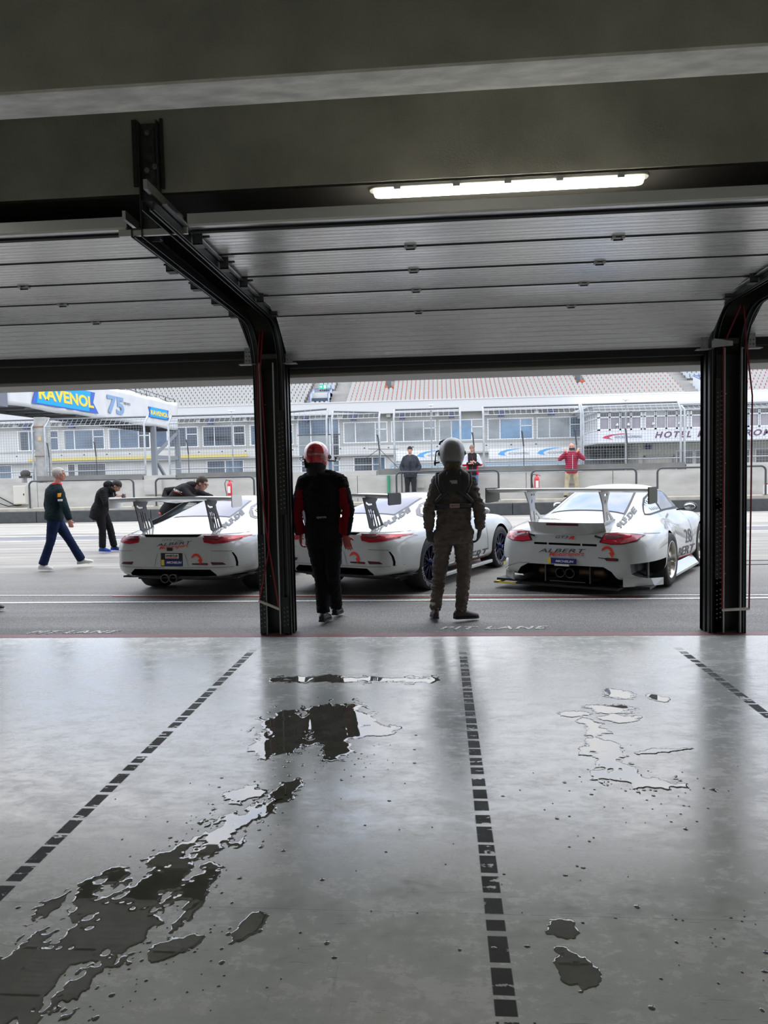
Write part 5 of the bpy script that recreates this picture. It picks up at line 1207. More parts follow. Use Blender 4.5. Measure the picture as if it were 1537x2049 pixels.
    loft_u('rear_wing', lambda u: [(a-.06, 1.32+c+.005*(1-(u/1.04)**2)) for a, c in AF], [-1.04+2.08*i/24 for i in range(25)], mat('silver_white_wing', (.56, .56, .55), .3, coat=.6), r)
    D(fit2d(text2d('GT3', 1, .35, .0, 1.9), -.12, .045, .700, .735), REAR, .006, 'model_lettering', M_logo)
    D(fit2d(text2d('R', 1, .35, .05, 1.9), .05, .125, .693, .735), REAR, .006, 'model_letter', M_lred)
    D(slant(fit2d(text2d('ALBERT', 1, .3, .0, 1.8), -.35, .27, .525, .570), .03), REAR, .006, 'team_lettering', M_logo)
    D(slant(fit2d(text2d('Motorsport', 1, .35, .012), -.21, .25, .468, .53), .05), REAR, .007, 'script_lettering', M_lred)
    b = MB(); b.bb(-.19, .145, -.0, .03, .385, .450); b.build('navy_label', M_navy, r)
    b = MB(); b.bb(-.215, -.175, -.003, .03, .385, .450); b.build('yellow_label', M_yp, r)
    solid2d(fit2d(text2d('MICHELIN', 1, .2, .02, 1.2), -.11, .12, .402, .430), lambda a, c: (a, -.006, c), (0, .005, 0), 'tyre_brand_lettering', M_white, r)
    b = MB(); b.bb(-.13, .06, .0, .03, .355, .38); b.build('white_tab', M_white, r)
    D(poly([(.46+a*.75, .53+c*.95) for a, c in thick_arrow()]), REAR, .007, 'tow_arrow', M_lred)
    D(poly([(.42, .475), (.50, .465), (.52, .445), (.65, .445), (.665, .46), (.655, .478), (.53, .482), (.50, .477), (.42, .483)]), REAR, .006, 'tow_strap', M_blk)
    D(poly([(.53, .474), (.64, .47), (.64, .455), (.53, .457)]), REAR, .012, 'tow_strap_red', M_tail)
    corner_text(r, bv, (.635, .23), (.53, .37), (.515, 1.24), (.59, 1.15))
    for s in (-1, 1):
        wheel(r, s*1.02, HV, .352, .352, .31, s, 'silver', 10); wheel(r, s*.955, 3.46, .335, .335, .28, s, 'silver', 10)
    b = MB(); b.bb(-1.02, -.70, .10, .16, .065, .08); b.bb(-1.02, -.95, .10, .35, .065, .08); b.build('yellow_skid', M_yp, r)
    return r, bv
car_c, _ = gt_car('rightmost white race car with number 28, wide wing and ducktail spoiler', (1.52, 9.26, 29.5))

# ------------------------------------------------------------------ people
V3 = Vector
def cloth(n, c, bump=.5, bs=28, r=.9): return mat(n, c, r, spec=.15, noise_amt=.22, nscale=7, bump=bump, bscale=bs)
M_skin = mat('skin', (.56, .30, .22), .55, noise_amt=.08, nscale=20); M_skd = mat('tan_skin_painted_shade', (.42, .22, .15), .55)  # the tan skin is a darker copy with shade put into its colour
M_eye = mat('dark_eye', (.02, .015, .015), .3); M_lip = mat('lips', (.38, .12, .11), .5)
def finger(b, p0, d, n, L, r, curl):
    pts = [V3(p0)]; d = V3(d).normalized(); n = V3(n).normalized(); a = 0
    for k, f in enumerate((.45, .32, .25)):
        a += curl*(.6 if k == 0 else 1.); dd = d*math.cos(a)+n*math.sin(a); pts.append(pts[-1]+dd*L*f)
    b.tube(pts, [r, r*.95, r*.85, r*.7], 8); b.ball(pts[-1], r*.72, 8)
    for q in pts[1:3]: b.ball(q, r*.98, 8)
def hand(b, wr, d, n, th, curl=.5, s=1.):
    """wrist, direction of the fingers, palm normal, direction of the thumb side"""
    wr = V3(wr); d = V3(d).normalized(); n = V3(n); n = (n-d*n.dot(d)).normalized(); t = d.cross(n); t = t if t.dot(V3(th)) > 0 else -t
    R = Matrix((d, t, n)).transposed()
    b.ball(wr+d*.05*s, (.056*s, .042*s, .019*s), 14, 0, R); b.ball(wr+d*.075*s, (.022*s, .042*s, .017*s), 12, 0, R)
    b.tube([wr-d*.03*s, wr+d*.03*s], [(.024*s, .03*s), (.02*s, .036*s)], 10, side=n)
    for k, (o, L) in enumerate(((.031, .074), (.0105, .083), (-.0105, .077), (-.031, .060))):
        finger(b, wr+d*.088*s+t*o*s, d+t*(o*1.6), n, L*s, .0095*s, curl*(1+.12*k))
    finger(b, wr+d*.03*s+t*.034*s, d*.62+t*.78, n*.7-t*.5, .072*s, .0115*s, .35)
def frame(fy, tilt=0., roll=0.):
    """head frame for a facing direction (unit xy) and a downward tilt"""
    f = V3((fy[0], fy[1], 0)).normalized(); r = f.cross(V3((0, 0, 1))); f2 = f*math.cos(tilt)-V3((0, 0, 1))*math.sin(tilt); u = r.cross(f2)
    return Matrix((r, f2, u)).transposed()
def head(b, c, F, s=1.):
    P = lambda x, y, z: V3(c)+F @ (V3((x, y, z))*s)
    b.ball(P(0, -.01, .03), (.076*s, .097*s, .088*s), 18, 0, F); b.ball(P(0, .022, -.035), (.060*s, .070*s, .075*s), 16, 0, F)
    b.ball(P(0, .055, -.085), (.028*s, .025*s, .022*s), 10, 0, F)
    b.tube([P(0, .082, .02), P(0, .106, -.028)], [.009*s, .016*s], 8); b.ball(P(0, .098, -.032), (.019*s, .014*s, .011*s), 8, 0, F)
    b.ball(P(0, .076, .035), (.055*s, .016*s, .012*s), 10, 0, F)
    for q in (-1, 1): b.ball(P(q*.078, -.005, -.005), (.010*s, .020*s, .032*s), 10, 0, F); b.ball(P(q*.04, .068, -.02), (.022*s, .016*s, .018*s), 8, 0, F)
    b.ball(P(0, .084, -.062), (.024*s, .012*s, .010*s), 8, 0, F)
def face_bits(par, c, F, s=1., glasses=None, smile=0):
    P = lambda x, y, z: V3(c)+F @ (V3((x, y, z))*s)
    for q in (-1, 1): b = MB(); b.ball(P(q*.030, .082, .012), (.011*s, .007*s, .006*s), 8, 0, F); b.build('eye', M_eye, par)
    b = MB(); b.ball(P(0, .092, -.063), (.022*s, .007*s, .005*s), 8, 0, F); b.build('mouth', M_lip, par)
    for q in (-1, 1): b = MB(); b.ball(P(q*.031, .088, .030), (.017*s, .006*s, .004*s), 8, 0, F); b.build('eyebrow', mat('brown_brow', (.10, .06, .04), .8), par)
    if glasses:
        b = MB()
        for q in (-1, 1):
            b.tube([P(q*.032+.020*math.cos(a), .098, .008+.015*math.sin(a)) for a in [2*PI*i/12 for i in range(13)]], .003*s, 6)
            b.tube([P(q*.052, .096, .012), P(q*.080, .0, .012)], .0028*s, 6)
        b.tube([P(-.012, .10, .01), P(.012, .10, .01)], .003*s, 6); b.build('glasses', glasses, par)
def hair(par, c, F, m, name='hair', s=1., front=.045, low=-.035, grow=1.09, top=1.):
    P = lambda v: V3(c)+F @ (v*s)
    b = MB(); n = 28; vs = []; mrows = 16
    for i in range(mrows+1):
        a = -PI/2+PI*i/mrows
        for j in range(n):
            q = 2*PI*j/n; p = V3((math.cos(a)*math.cos(q)*.076*grow, math.cos(a)*math.sin(q)*.099*grow-.012, math.sin(a)*.090*grow*top+.03)); w = 1+.02*noise.noise(p*60); vs.append(p*w)
    fs = []
    for i in range(mrows):
        for j in range(n):
            q = [i*n+j, i*n+(j+1) % n, (i+1)*n+(j+1) % n, (i+1)*n+j]; cc = sum((vs[k] for k in q), V3())/4
            lim = low if cc.y < .005 else (.02 if cc.y < .045 else front+.028)
            if cc.z > lim: fs.append(tuple(q))
    b.add([P(v) for v in vs], fs, 0, True); o = b.build(name, m, par, weld=True)
    sd = o.modifiers.new('s', 'SOLIDIFY'); sd.thickness = .012*s; sd.offset = -1; return o
def shoe(par, ank, toe, m, sole, name='shoe', s=1., z0=0.):
    a = V3(ank); t = V3(toe); d = (t-a); d.z = 0; d.normalize(); up_ = V3((0, 0, 1)); sd = d.cross(up_)
    pitch = (t.z-(a.z-.075*s))/max(.05, (t-a).length)
    def Q(x, z): return a+d*x*s+up_*((z-.075)*s+pitch*x*s)
    b = MB(); prof = [(-.075, .035, .026, .03), (-.06, .045, .034, .042), (-.02, .055, .037, .055), (.03, .05, .038, .05), (.09, .04, .045, .036), (.15, .033, .043, .027), (.185, .028, .03, .020), (.20, .025, .012, .010)]
    vs = []; n = 14
    for x, cz, w, h in prof:
        for j in range(n): q = 2*PI*j/n; vs.append(Q(x, max(.008, cz+math.sin(q)*h))+sd*math.cos(q)*w*s)
    b.add(vs, [(i*n+j, i*n+(j+1) % n, (i+1)*n+(j+1) % n, (i+1)*n+j) for i in range(len(prof)-1) for j in range(n)], 0, True); b.add(vs[:n], [tuple(range(n))]); b.add(vs[-n:], [tuple(range(n))])
    o = b.build(name, m, par)
    b = MB(); vs = []
    for z in (0, .018):
        for x, cz, w, h in prof:
            vs.append(Q(x*1.02, z)+sd*w*1.08*s)
        for x, cz, w, h in prof[::-1]: vs.append(Q(x*1.02, z)-sd*w*1.08*s)
    k = len(prof)*2; b.add(vs, [tuple(range(k)), tuple(range(2*k-1, k-1, -1))]+[(i, (i+1) % k, k+(i+1) % k, k+i) for i in range(k)]); b.build('sole', sole, o)
    return o
def lerp(a, b, t): return V3(a)*(1-t)+V3(b)*t
def person(label, J, cfg, z0=0.):
    """J: joints in world metres; cfg: colours and details"""
    hips = (V3(J['hipL'])+V3(J['hipR']))/2; base = V3((hips.x, hips.y, z0)); base.x = (J['ankL'][0]+J['ankR'][0])/2; base.y = (J['ankL'][1]+J['ankR'][1])/2
    r = thing('person', label, 'person', base, 0)
    j = {k: V3(v)-base for k, v in J.items()}
    s = cfg.get('s', 1.); bulk = cfg.get('bulk', 1.); F = cfg['F']; vox = cfg.get('vox', .012)
    sh = (j['shR']-j['shL']).normalized(); hp = (j['hipR']-j['hipL']).normalized()
    hipc = (j['hipL']+j['hipR'])/2; neck = j['neck']; chest = j['chest']
    sw = (j['shR']-j['shL']).length/2
    def torso(b, g, lo=-.06, extra=0.):
        up_ = (chest-hipc).normalized()
        mid = lerp(hipc, chest, .45)
        pts = [hipc+up_*lo*s, hipc+up_*.03*s, mid, lerp(mid, chest, .6), chest+(neck-chest)*.15, chest+(neck-chest)*.45, chest+(neck-chest)*.72, neck, neck+(j['head']-neck)*.35]
        R = [(.165, .115), (.168, .12), (.155, .115), (.172, .125), (.182, .128), (.172, .115), (.125, .090), (.066, .066), (.056, .060)]
        sds = [hp, hp, hp.lerp(sh, .5), sh, sh, sh, sh, sh, sh]
        RR = [((a*bulk+g+extra*(i < 2))*s, (c*bulk+g+extra*(i < 2))*s) for i, (a, c) in enumerate(R)]
        vs = []; n = 20
        for i, p in enumerate(pts):
            t = (pts[min(i+1, len(pts)-1)]-pts[max(i-1, 0)]).normalized(); a = (sds[i]-t*sds[i].dot(t)).normalized(); c = t.cross(a)
            for k in range(n): q = 2*PI*k/n; vs.append(p+a*math.cos(q)*RR[i][0]+c*math.sin(q)*RR[i][1])
        return vs, n, len(pts)
    def add_torso(b, g, upto=9, extra=0., lo=-.06):
        vs, n, k = torso(b, g, lo, extra); vs = vs[:n*upto]; k = upto
        b.add(vs, [(i*n+q, i*n+(q+1) % n, (i+1)*n+(q+1) % n, (i+1)*n+q) for i in range(k-1) for q in range(n)]); b.add(vs[:n], [tuple(range(n))]); b.add(vs[-n:], [tuple(range(n-1, -1, -1))])
    def arms(b, g, cuff=1.):
        for S in 'LR':
            a, e, w = j['sh'+S], j['el'+S], j['wr'+S]; w2 = lerp(e, w, cuff)
            ai = lerp(a, chest, .14)
            b.ball(ai, (.062+g)*s, 14); b.tube([neck-(neck-chest)*.12, lerp(neck, ai, .5)+V3((0, 0, .004)), ai], [(.060+g*.6)*s, (.058+g)*s, (.060+g)*s], 14)
            b.tube([ai, lerp(ai, e, .45), e], [(.061+g)*s, (.053+g)*s, (.045+g)*s], 14); b.ball(e, (.046+g)*s, 12)
            b.tube([e, lerp(e, w, .35), w2], [(.044+g)*s, (.044+g)*s, (.031+g)*s], 14)
    def legs(b, g, hem=.0):
        for S in 'LR':
            h, k, a = j['hip'+S], j['kn'+S], j['ank'+S]
            b.ball(h, (.092+g)*s, 14); b.tube([h+V3((0, 0, .02)), lerp(h, k, .5), k], [(.094+g)*s, (.078+g)*s, (.058+g)*s], 16); b.ball(k, (.058+g)*s, 12)
            b.tube([k, lerp(k, a, .35), lerp(k, a, .97)], [(.056+g)*s, (.056+g)*s, (.040+g+hem)*s], 16)
    # body, one continuous skin surface
    b = MB(); add_torso(b, -.014); arms(b, -.010); legs(b, -.010)
    b.tube([neck-(j['head']-neck)*.2, j['head']-F.col[2]*.03*s], [.055*s, .052*s], 12)
    head(b, j['head'], F, s)
    for S in 'LR':
        if 'hand'+S in cfg:
            d, n, th, cu = cfg['hand'+S]; hand(b, j['wr'+S], d, n, th, cu, s*cfg.get('hs', 1.))
    for S in 'LR': a = j['ank'+S]; t = j['toe'+S]; b.tube([a+V3((0, 0, .02)), a-V3((0, 0, .03)), lerp(a-V3((0, 0, .05)), t, .7)], [.035*s, .033*s, .022*s], 10)
    body = remesh(b, 'body', [cfg.get('skin', M_skin)]+([cfg['glove']] if 'glove' in cfg else []), cfg.get('bvox', .009), r, 2)
    if 'glove' in cfg:
        wl, wr_ = j['wrL'], j['wrR']
        for p in body.data.polygons:
            c = p.center
            if min((c-wl-V3((0, 0, -.08))).length, (c-wr_-V3((0, 0, -.08))).length) < .19: p.material_index = 1
    # trousers
    b = MB(); legs(b, .006+cfg.get('loose', .004), cfg.get('hem', .012)); add_torso(b, .002, 3, .0)
    b.ball(hipc+V3((0, 0, -.03)), (.15*s*bulk, .115*s*bulk, .10*s), 16, 0, Matrix((hp, V3((0, 0, 1)).cross(hp), V3((0, 0, 1)))).transposed())
    remesh(b, 'trousers', cfg['trousers'], vox, r, 3, cfg.get('wr', .006), cfg.get('ws', .05), 3)
    # jacket
    b = MB(); add_torso(b, .012, cfg.get('collar', 8), cfg.get('flare', .006), cfg.get('hemz', -.02)); arms(b, .010+cfg.get('loose', .004), .97)
    jk = remesh(b, cfg.get('jname', 'jacket'), cfg['jacket'] if isinstance(cfg['jacket'], list) else [cfg['jacket']], vox, r, 3, cfg.get('wr', .006), cfg.get('ws', .05), 8)
    if 'zones' in cfg:
        for p in jk.data.polygons: p.material_index = cfg['zones'](p.center, p.normal, j)
    for S in 'LR': shoe(r, j['ank'+S], j['toe'+S], cfg['shoes'], cfg.get('sole', M_white), 'shoe', s)
    return r, j, jk
def stand(x, y, z, f, h=1.8, w=1.0, lean=0.):
    """joints of an upright figure facing f (xy)"""
    f = V3((f[0], f[1], 0)).normalized(); r = f.cross(V3((0, 0, 1))); k = h/1.8
    P = lambda a, c, d: tuple(V3((x, y, z))+(r*a*w+f*c)*k+V3((0, 0, d*k)))
    return {'hipL': P(-.09, 0, .90), 'hipR': P(.09, 0, .90), 'knL': P(-.10, .02, .49), 'knR': P(.10, .02, .49), 'ankL': P(-.11, -.02, .09), 'ankR': P(.11, -.02, .09), 'toeL': P(-.15, .16, .02), 'toeR': P(.15, .16, .02),
            'chest': P(0, 0, 1.28), 'neck': P(0, -.01, 1.49), 'head': P(0, .03, 1.66), 'shL': P(-.19, 0, 1.42), 'shR': P(.19, 0, 1.42), 'elL': P(-.25, -.03, 1.12), 'elR': P(.25, -.03, 1.12), 'wrL': P(-.24, .05, .88), 'wrR': P(.24, .05, .88)}
def helmet(par, c, F, m, rim=M_blk, s=1.):
    P = lambda x, y, z: V3(c)+F @ (V3((x, y, z))*s)
    b = MB(); n = 36; rows = 20; vs = []
    for i in range(rows+1):
        a = -PI/2*.62+(PI/2*1.62)*i/rows
        for jx in range(n): q = 2*PI*jx/n; cc = math.cos(a) if a < 0 else max(0., math.cos(a))**.9; vs.append(V3((cc*math.cos(q)*.134, cc*math.sin(q)*.155-.005, math.sin(a)*.150*(1.0 if a > 0 else 1.28)+.012)))
    fs = [(i*n+q, i*n+(q+1) % n, (i+1)*n+(q+1) % n, (i+1)*n+q) for i in range(rows) for q in range(n)]
    keep = []
    for f in fs:
        cc = sum((vs[k] for k in f), V3())/4
        if cc.y < -.02 and cc.z < -.085-1.0*max(0, abs(cc.x)-.05): continue
        if cc.y > .09 and -.03 < cc.z < .045: continue
        keep.append(f)
    b.add([P(*v) for v in vs], keep, 0, True); o = b.build('helmet', m, par, weld=True); sd = o.modifiers.new('s', 'SOLIDIFY'); sd.thickness = .014*s; sd.offset = -1
    b = MB(); b.tube([P(.126*math.cos(a), .145*math.sin(a)-.005, .0) for a in [PI*.12+PI*.76*i/12 for i in range(13)]], .034*s, 8); b.build('visor', mat('smoked_visor', (.03, .03, .035), .1), o)
    for q in (-1, 1): b = MB(); b.tube([P(q*.128, 0, .0), P(q*.142, 0, .0)], .022*s, 14); b.build('visor_pivot', rim, o)
    return o, P
FWD = frame((0, 1))

# driver with the red helmet
J = {'hipL': (-1.33, 7.60, .93), 'hipR': (-1.15, 7.60, .93), 'knL': (-1.285, 7.64, .50), 'knR': (-1.145, 7.56, .52), 'ankL': (-1.255, 7.55, .11), 'ankR': (-1.165, 7.86, .12), 'toeL': (-1.235, 7.72, .02), 'toeR': (-1.15, 8.03, .03),
     'chest': (-1.24, 7.58, 1.35), 'neck': (-1.26, 7.58, 1.585), 'head': (-1.29, 7.60, 1.735), 'shL': (-1.455, 7.58, 1.515), 'shR': (-1.015, 7.58, 1.515), 'elL': (-1.525, 7.57, 1.18), 'elR': (-.965, 7.56, 1.20), 'wrL': (-1.495, 7.62, .94), 'wrR': (-1.01, 7.60, .93)}
M_bk = cloth('black_race_suit', (.006, .006, .008)); M_rs = cloth('dark_red_sleeve', (.16, .004, .010))
def zr(c, n, j):
    for S, sg in (('L', 1), ('R', -1)):
        a, e, w = j['sh'+S], j['el'+S], j['wr'+S]
        for p, q in ((a, e), (e, w)):
            t = max(0, min(1, (c-p).dot(q-p)/(q-p).length_squared)); m = p.lerp(q, t); d = c-m
            if d.length < .085 and (p is e or t > .28) and sg*d.x > -.018: return 1
    return 0
r, j, jk = person('person in black race suit with red sleeves and red helmet beside the left door post', J, dict(F=FWD, s=1.04, bulk=1.06, vox=.009, bvox=.006, jacket=[M_bk, M_rs], trousers=M_bk, shoes=mat('black_race_boot', (.012, .012, .012), .35), sole=M_blk, skin=mat('reddish_glove_skin', (.30, .045, .04), .6), zones=zr, jname='race_suit_top',
    handL=((.02, .25, -1), (.9, .1, 0), (.2, 1, 0), .55), handR=((.25, -.15, -1), (.35, -1, .1), (.9, .2, 0), .28), wr=.010, ws=.045, hemz=-.10, flare=.0, loose=.008))
M_rh = NT('red_helmet_paint', .18); 
M_rh.col(M_rh.mix(M_rh.math('MULTIPLY', M_rh.ramp(M_rh.noise(7, 1, (.6, 1, 2.2), .4, 1.5), .56, .60), .7), (.46, .012, .020), (.30, .28, .27))); M_rh.b.inputs['Coat Weight'].default_value = 1
h, P = helmet(r, j['head']+V3((-.005, 0, .02)), FWD, M_rh.m, s=1.)
b = MB(); b.tube([P(.13, .0, -.04), P(.19, .05, -.045), P(.195, .06, -.02)], .008, 8); b.ball(P(.195, .06, -.012), .012, 8); b.build('microphone_boom', M_blk, h)
b = MB(); b.ball(P(.01, -.055, -.10), (.10, .075, .06), 18); b.tube([P(.0, -.05, -.05), P(.0, -.04, -.19)], [(.105, .10), (.10, .095)], 18, side=(1, 0, 0)); q = b.build('balaclava', mat('black_balaclava', (.010, .010, .010), .9), r)
b = MB(); b.tube([P(-.10, -.085, -.02), P(-.085, -.12, -.11)], (.02, .012), 10); b.tube([P(-.055, -.125, -.03), P(-.05, -.13, -.10)], .008, 8); b.build('chin_strap', M_bk, h)
b = MB(); n = 24
vs = [];
for z, rx, ry in ((1.50, .13, .12), (1.56, .115, .105), (1.585, .13, .115)):
    for k in range(n): a = 2*PI*k/n; vs.append(V3((-1.245+math.cos(a)*rx, 7.585+math.sin(a)*ry, z+.012*math.sin(2*a)))-r.location)
b.add(vs, [(i*n+k, i*n+(k+1) % n, (i+1)*n+(k+1) % n, (i+1)*n+k) for i in range(2) for k in range(n)], 0, True); q = b.build('collar', M_bk, r); sd = q.modifiers.new('s', 'SOLIDIFY'); sd.thickness = .012
bj = bvh_of(jk); bl = r.location
decal(fit2d(text2d('sparco', 1, 0, .01, 1.2), -.05, .05, 1.115, 1.140), lambda a, c: ((-1.235+a-bl.x, -2, c-bl.z), (0, 1, 0)), bj, .004, 'suit_lettering', mat('grey_print_light', (.34, .34, .36), .6), r, .03)

# driver with the silver helmet
J = {'hipL': (.025, 7.70, .93), 'hipR': (.225, 7.70, .93), 'knL': (-.035, 7.74, .50), 'knR': (.225, 7.73, .50), 'ankL': (-.085, 7.70, .105), 'ankR': (.185, 7.66, .105), 'toeL': (-.10, 7.86, .015), 'toeR': (.31, 7.72, .02),
     'chest': (.13, 7.68, 1.35), 'neck': (.125, 7.69, 1.57), 'head': (.12, 7.72, 1.745), 'shL': (-.05, 7.68, 1.485), 'shR': (.315, 7.68, 1.485), 'elL': (-.13, 7.64, 1.17), 'elR': (.395, 7.64, 1.17), 'wrL': (-.135, 7.70, .96), 'wrR': (.40, 7.70, .97)}
M_st = cloth('taupe_grey_race_suit', (.098, .083, .073), .8, 14)
r, j, jk = person('person in grey-brown race suit with silver helmet and black neck brace', J, dict(F=FWD, s=1.03, bulk=1.02, vox=.009, bvox=.006, jacket=M_st, trousers=M_st, shoes=mat('brown_race_boot', (.035, .02, .02), .5), sole=M_blk, skin=M_skin, glove=mat('dark_grey_glove', (.035, .034, .034), .7), jname='race_suit_top',
    handL=((.20, .2, -1), (.4, 1, .1), (.6, .3, 0), .75), handR=((-.18, .2, -1), (-.9, .25, 0), (.1, 1, 0), .5), wr=.023, ws=.07, hs=1.12, hemz=-.10, flare=.0, loose=.006, hem=.004))
h, P = helmet(r, j['head']+V3((0, 0, .02)), FWD, mat('silver_helmet_paint', (.15, .15, .145), .35, .2, coat=.35), s=1.)
b = MB(); b.ball(P(0, -.140, .015), (.012, .005, .006), 10); b.build('helmet_logo', M_blk, h)
b = MB(); b.bar(P(-.165, .03, .02), P(-.18, .02, -.10), .012, .018); b.tube([P(-.135, .02, .03), P(-.165, .03, .02)], .008, 8); b.tube([P(-.13, .02, -.09), P(-.18, .02, -.10)], .008, 8); b.ball(P(-.18, .02, -.10), (.012, .014, .03), 8); b.build('visor_arm', M_blk, h)
b = MB(); b.tube([P(-.06, .02, .145), P(-.12, .02, .12), P(-.13, .02, .09)], .01, 8); b.build('helmet_intake', M_blk, h)
b = MB(); b.tube([P(0, -.045, -.03), P(0, -.055, -.12), P(0, -.03, -.23)], [(.085, .075), (.083, .078), (.105, .095)], 20, side=(1, 0, 0)); remesh(b, 'balaclava', cloth('olive_balaclava', (.10, .082, .055), .8, 30), .008, r, 2, .006, .035, 2)
# neck brace with straps
b = MB(); T = .018
yk = 7.485
O = lambda x, z, y=yk: V3((x, y, z))-r.location
for sx in (-1, 1):
    cx = .13
    b.tube([O(cx+sx*.065, 1.585, 7.585), O(cx+sx*.115, 1.53, 7.53), O(cx+sx*.12, 1.45, 7.505), O(cx+sx*.09, 1.36, 7.505)], [(.035, .014), (.05, .014), (.04, .013), (.03, .012)], 10, side=(1, 0, 0))
    b.tube([O(cx+sx*.16, 1.56, 7.60), O(cx+sx*.17, 1.46, 7.535), O(cx+sx*.13, 1.36, 7.51)], [(.026, .014), (.02, .013), (.018, .012)], 8, side=(1, 0, 0))
b.tube([O(.13, 1.57, 7.535), O(.13, 1.46, 7.505), O(.13, 1.36, 7.505)], [(.07, .012), (.10, .012), (.085, .012)], 12, side=(1, 0, 0)); b.build('neck_brace', M_blk, r)
b = MB()
for sx in (-1, 1): b.tube([O(.13+sx*.06, 1.38, 7.505), O(.13+sx*.13, 1.32, 7.52), O(.13+sx*.18, 1.27, 7.56), O(.13+sx*.215, 1.22, 7.64)], [(.012, .03), (.012, .022), (.012, .02), (.012, .02)], 8, side=(0, 1, 0))
b.tube([O(.13+.215*math.cos(a), 1.225, 7.68-.176*math.sin(a)) for a in [PI*i/16 for i in range(17)]], (.009, .022), 8, side=(0, 1, 0)); b.build('harness_strap', M_blk, r)
bj = bvh_of(jk); bl = r.location
b = MB(); b.bb(.085-bl.x, .185-bl.x, 7.484-bl.y, 7.496-bl.y, 1.205, 1.245); b.build('strap_label', mat('grey_label', (.30, .27, .26), .6), r)
solid2d(fit2d(text2d('SIMPSON', 1, .1, .02), .095, .175, 1.217, 1.233), lambda a, c: (a-bl.x, 7.483-bl.y, c), (0, .003, 0), 'label_lettering', M_tail, r)
b = MB(); b.bb(.09-bl.x, .165-bl.x, 7.482-bl.y, 7.492-bl.y, 1.465, 1.485); b.bb(.105-bl.x, .165-bl.x, 7.482-bl.y, 7.492-bl.y, 1.45, 1.465); b.build('brace_label', mat('grey_label', (.30, .27, .26), .6), r)
b = MB(); b.tube([O(-.085, .20, 7.70), O(-.085, .09, 7.70)], [.050, .044], 14); b.build('sock', mat('pale_sock', (.42, .40, .33), .9), r)

# white-haired man walking
F = frame((.95, .35))
J = {'hipL': (-6.70, 12.18, .93), 'hipR': (-6.60, 12.02, .93), 'knL': (-6.47, 12.22, .53), 'knR': (-6.68, 12.0, .50), 'ankL': (-6.40, 12.50, .13), 'ankR': (-6.84, 12.0, .10), 'toeL': (-6.22, 12.55, .07), 'toeR': (-6.64, 11.97, .02),
     'chest': (-6.62, 12.1, 1.27), 'neck': (-6.58, 12.1, 1.475), 'head': (-6.535, 12.12, 1.645), 'shL': (-6.78, 12.22, 1.38), 'shR': (-6.46, 11.98, 1.37), 'elL': (-6.86, 12.28, 1.12), 'elR': (-6.36, 11.93, 1.10), 'wrL': (-6.82, 12.32, .87), 'wrR': (-6.295, 11.95, .87)}
r, j, jk = person('person with white hair in dark green jacket with red collar, jeans and white trainers', J, dict(F=F, s=1.0, bulk=1.12, vox=.013, jacket=cloth('dark_teal_jacket', (.010, .022, .026), .5), trousers=cloth('navy_jeans', (.012, .022, .065), .5), shoes=mat('white_leather', (.68, .68, .64), .5), jname='jacket', hemz=-.06, flare=.012,
    handL=((.05, .05, -1), (.5, -.5, 0), (.8, .2, 0), .4), handR=((.15, .1, -1), (-.5, .8, 0), (.8, .4, 0), .7), loose=.010, hem=.02, skin=mat('pinkish_skin', (.55, .24, .17), .55)))
hair(r, j['head'], F, mat('white_hair', (.50, .46, .41), .9, noise_amt=.3, nscale=60), low=-.065); face_bits(r, j['head'], F, 1, M_galv)
b = MB(); b.tube([j['neck']+V3((0, 0, -.035)), j['neck']+V3((.01, 0, .03))], [.09, .078], 18); b.build('red_collar', mat('red_collar', (.70, .02, .03), .7), r)
bj = bvh_of(jk)
for x, z, w, hh, m_, n_ in ((.005, 1.30, .055, .065, mat('orange_patch', (.85, .36, .02), .6), 'orange_patch'), (.02, 1.215, .09, .035, M_white, 'white_patch')):
    decal(shape2d([(-w/2, -hh/2), (w/2, -hh/2), (w/2, hh/2), (-w/2, hh/2)]), lambda a, c, x=x, z=z: ((j['shR'].x+.02+x+a, -3, z+c), (0, 1, 0)), bj, .005, n_, m_, r, .02)
for sh_ in [c for c in r.children if c.name.startswith('shoe')]:
    pass

# photographer bending
F = frame((.93, .1), .75)
J = {'hipL': (-7.20, 15.0, .90), 'hipR': (-7.17, 14.82, .90), 'knL': (-7.02, 15.0, .50), 'knR': (-7.10, 14.82, .50), 'ankL': (-6.97, 15.05, .10), 'ankR': (-7.12, 14.82, .10), 'toeL': (-6.78, 15.02, .02), 'toeR': (-6.93, 14.78, .02),
     'chest': (-7.08, 14.9, 1.20), 'neck': (-6.95, 14.9, 1.35), 'head': (-6.80, 14.9, 1.39), 'shL': (-6.99, 15.08, 1.30), 'shR': (-7.01, 14.72, 1.29), 'elL': (-6.88, 15.10, 1.04), 'elR': (-6.93, 14.68, 1.03), 'wrL': (-6.74, 15.02, 1.16), 'wrR': (-6.77, 14.78, 1.15)}
Mc = cloth('black_parka', (.016, .016, .018), .7, 20)
r, j, jk = person('person in black hooded parka and blue trainers bending forward with a phone', J, dict(F=F, s=1., bulk=1.10, vox=.013, jacket=Mc, trousers=cloth('black_trousers', (.012, .012, .013)), shoes=mat('blue_black_trainer', (.012, .05, .26), .5, noise_amt=.9, nscale=9), jname='parka', hemz=-.20, flare=.03, sole=mat('blue_sole', (.05, .15, .6), .5),
    handL=((.9, -.3, .2), (.1, -.9, 0), (0, 0, 1), .7), handR=((.9, .3, .2), (.1, .9, 0), (0, 0, 1), .7), wr=.010, loose=.012, skin=M_skd))
hair(r, j['head'], F, mat('black_hair', (.012, .010, .010), .6, noise_amt=.3, nscale=60), front=.03, low=-.05, top=1.08); face_bits(r, j['head'], F)
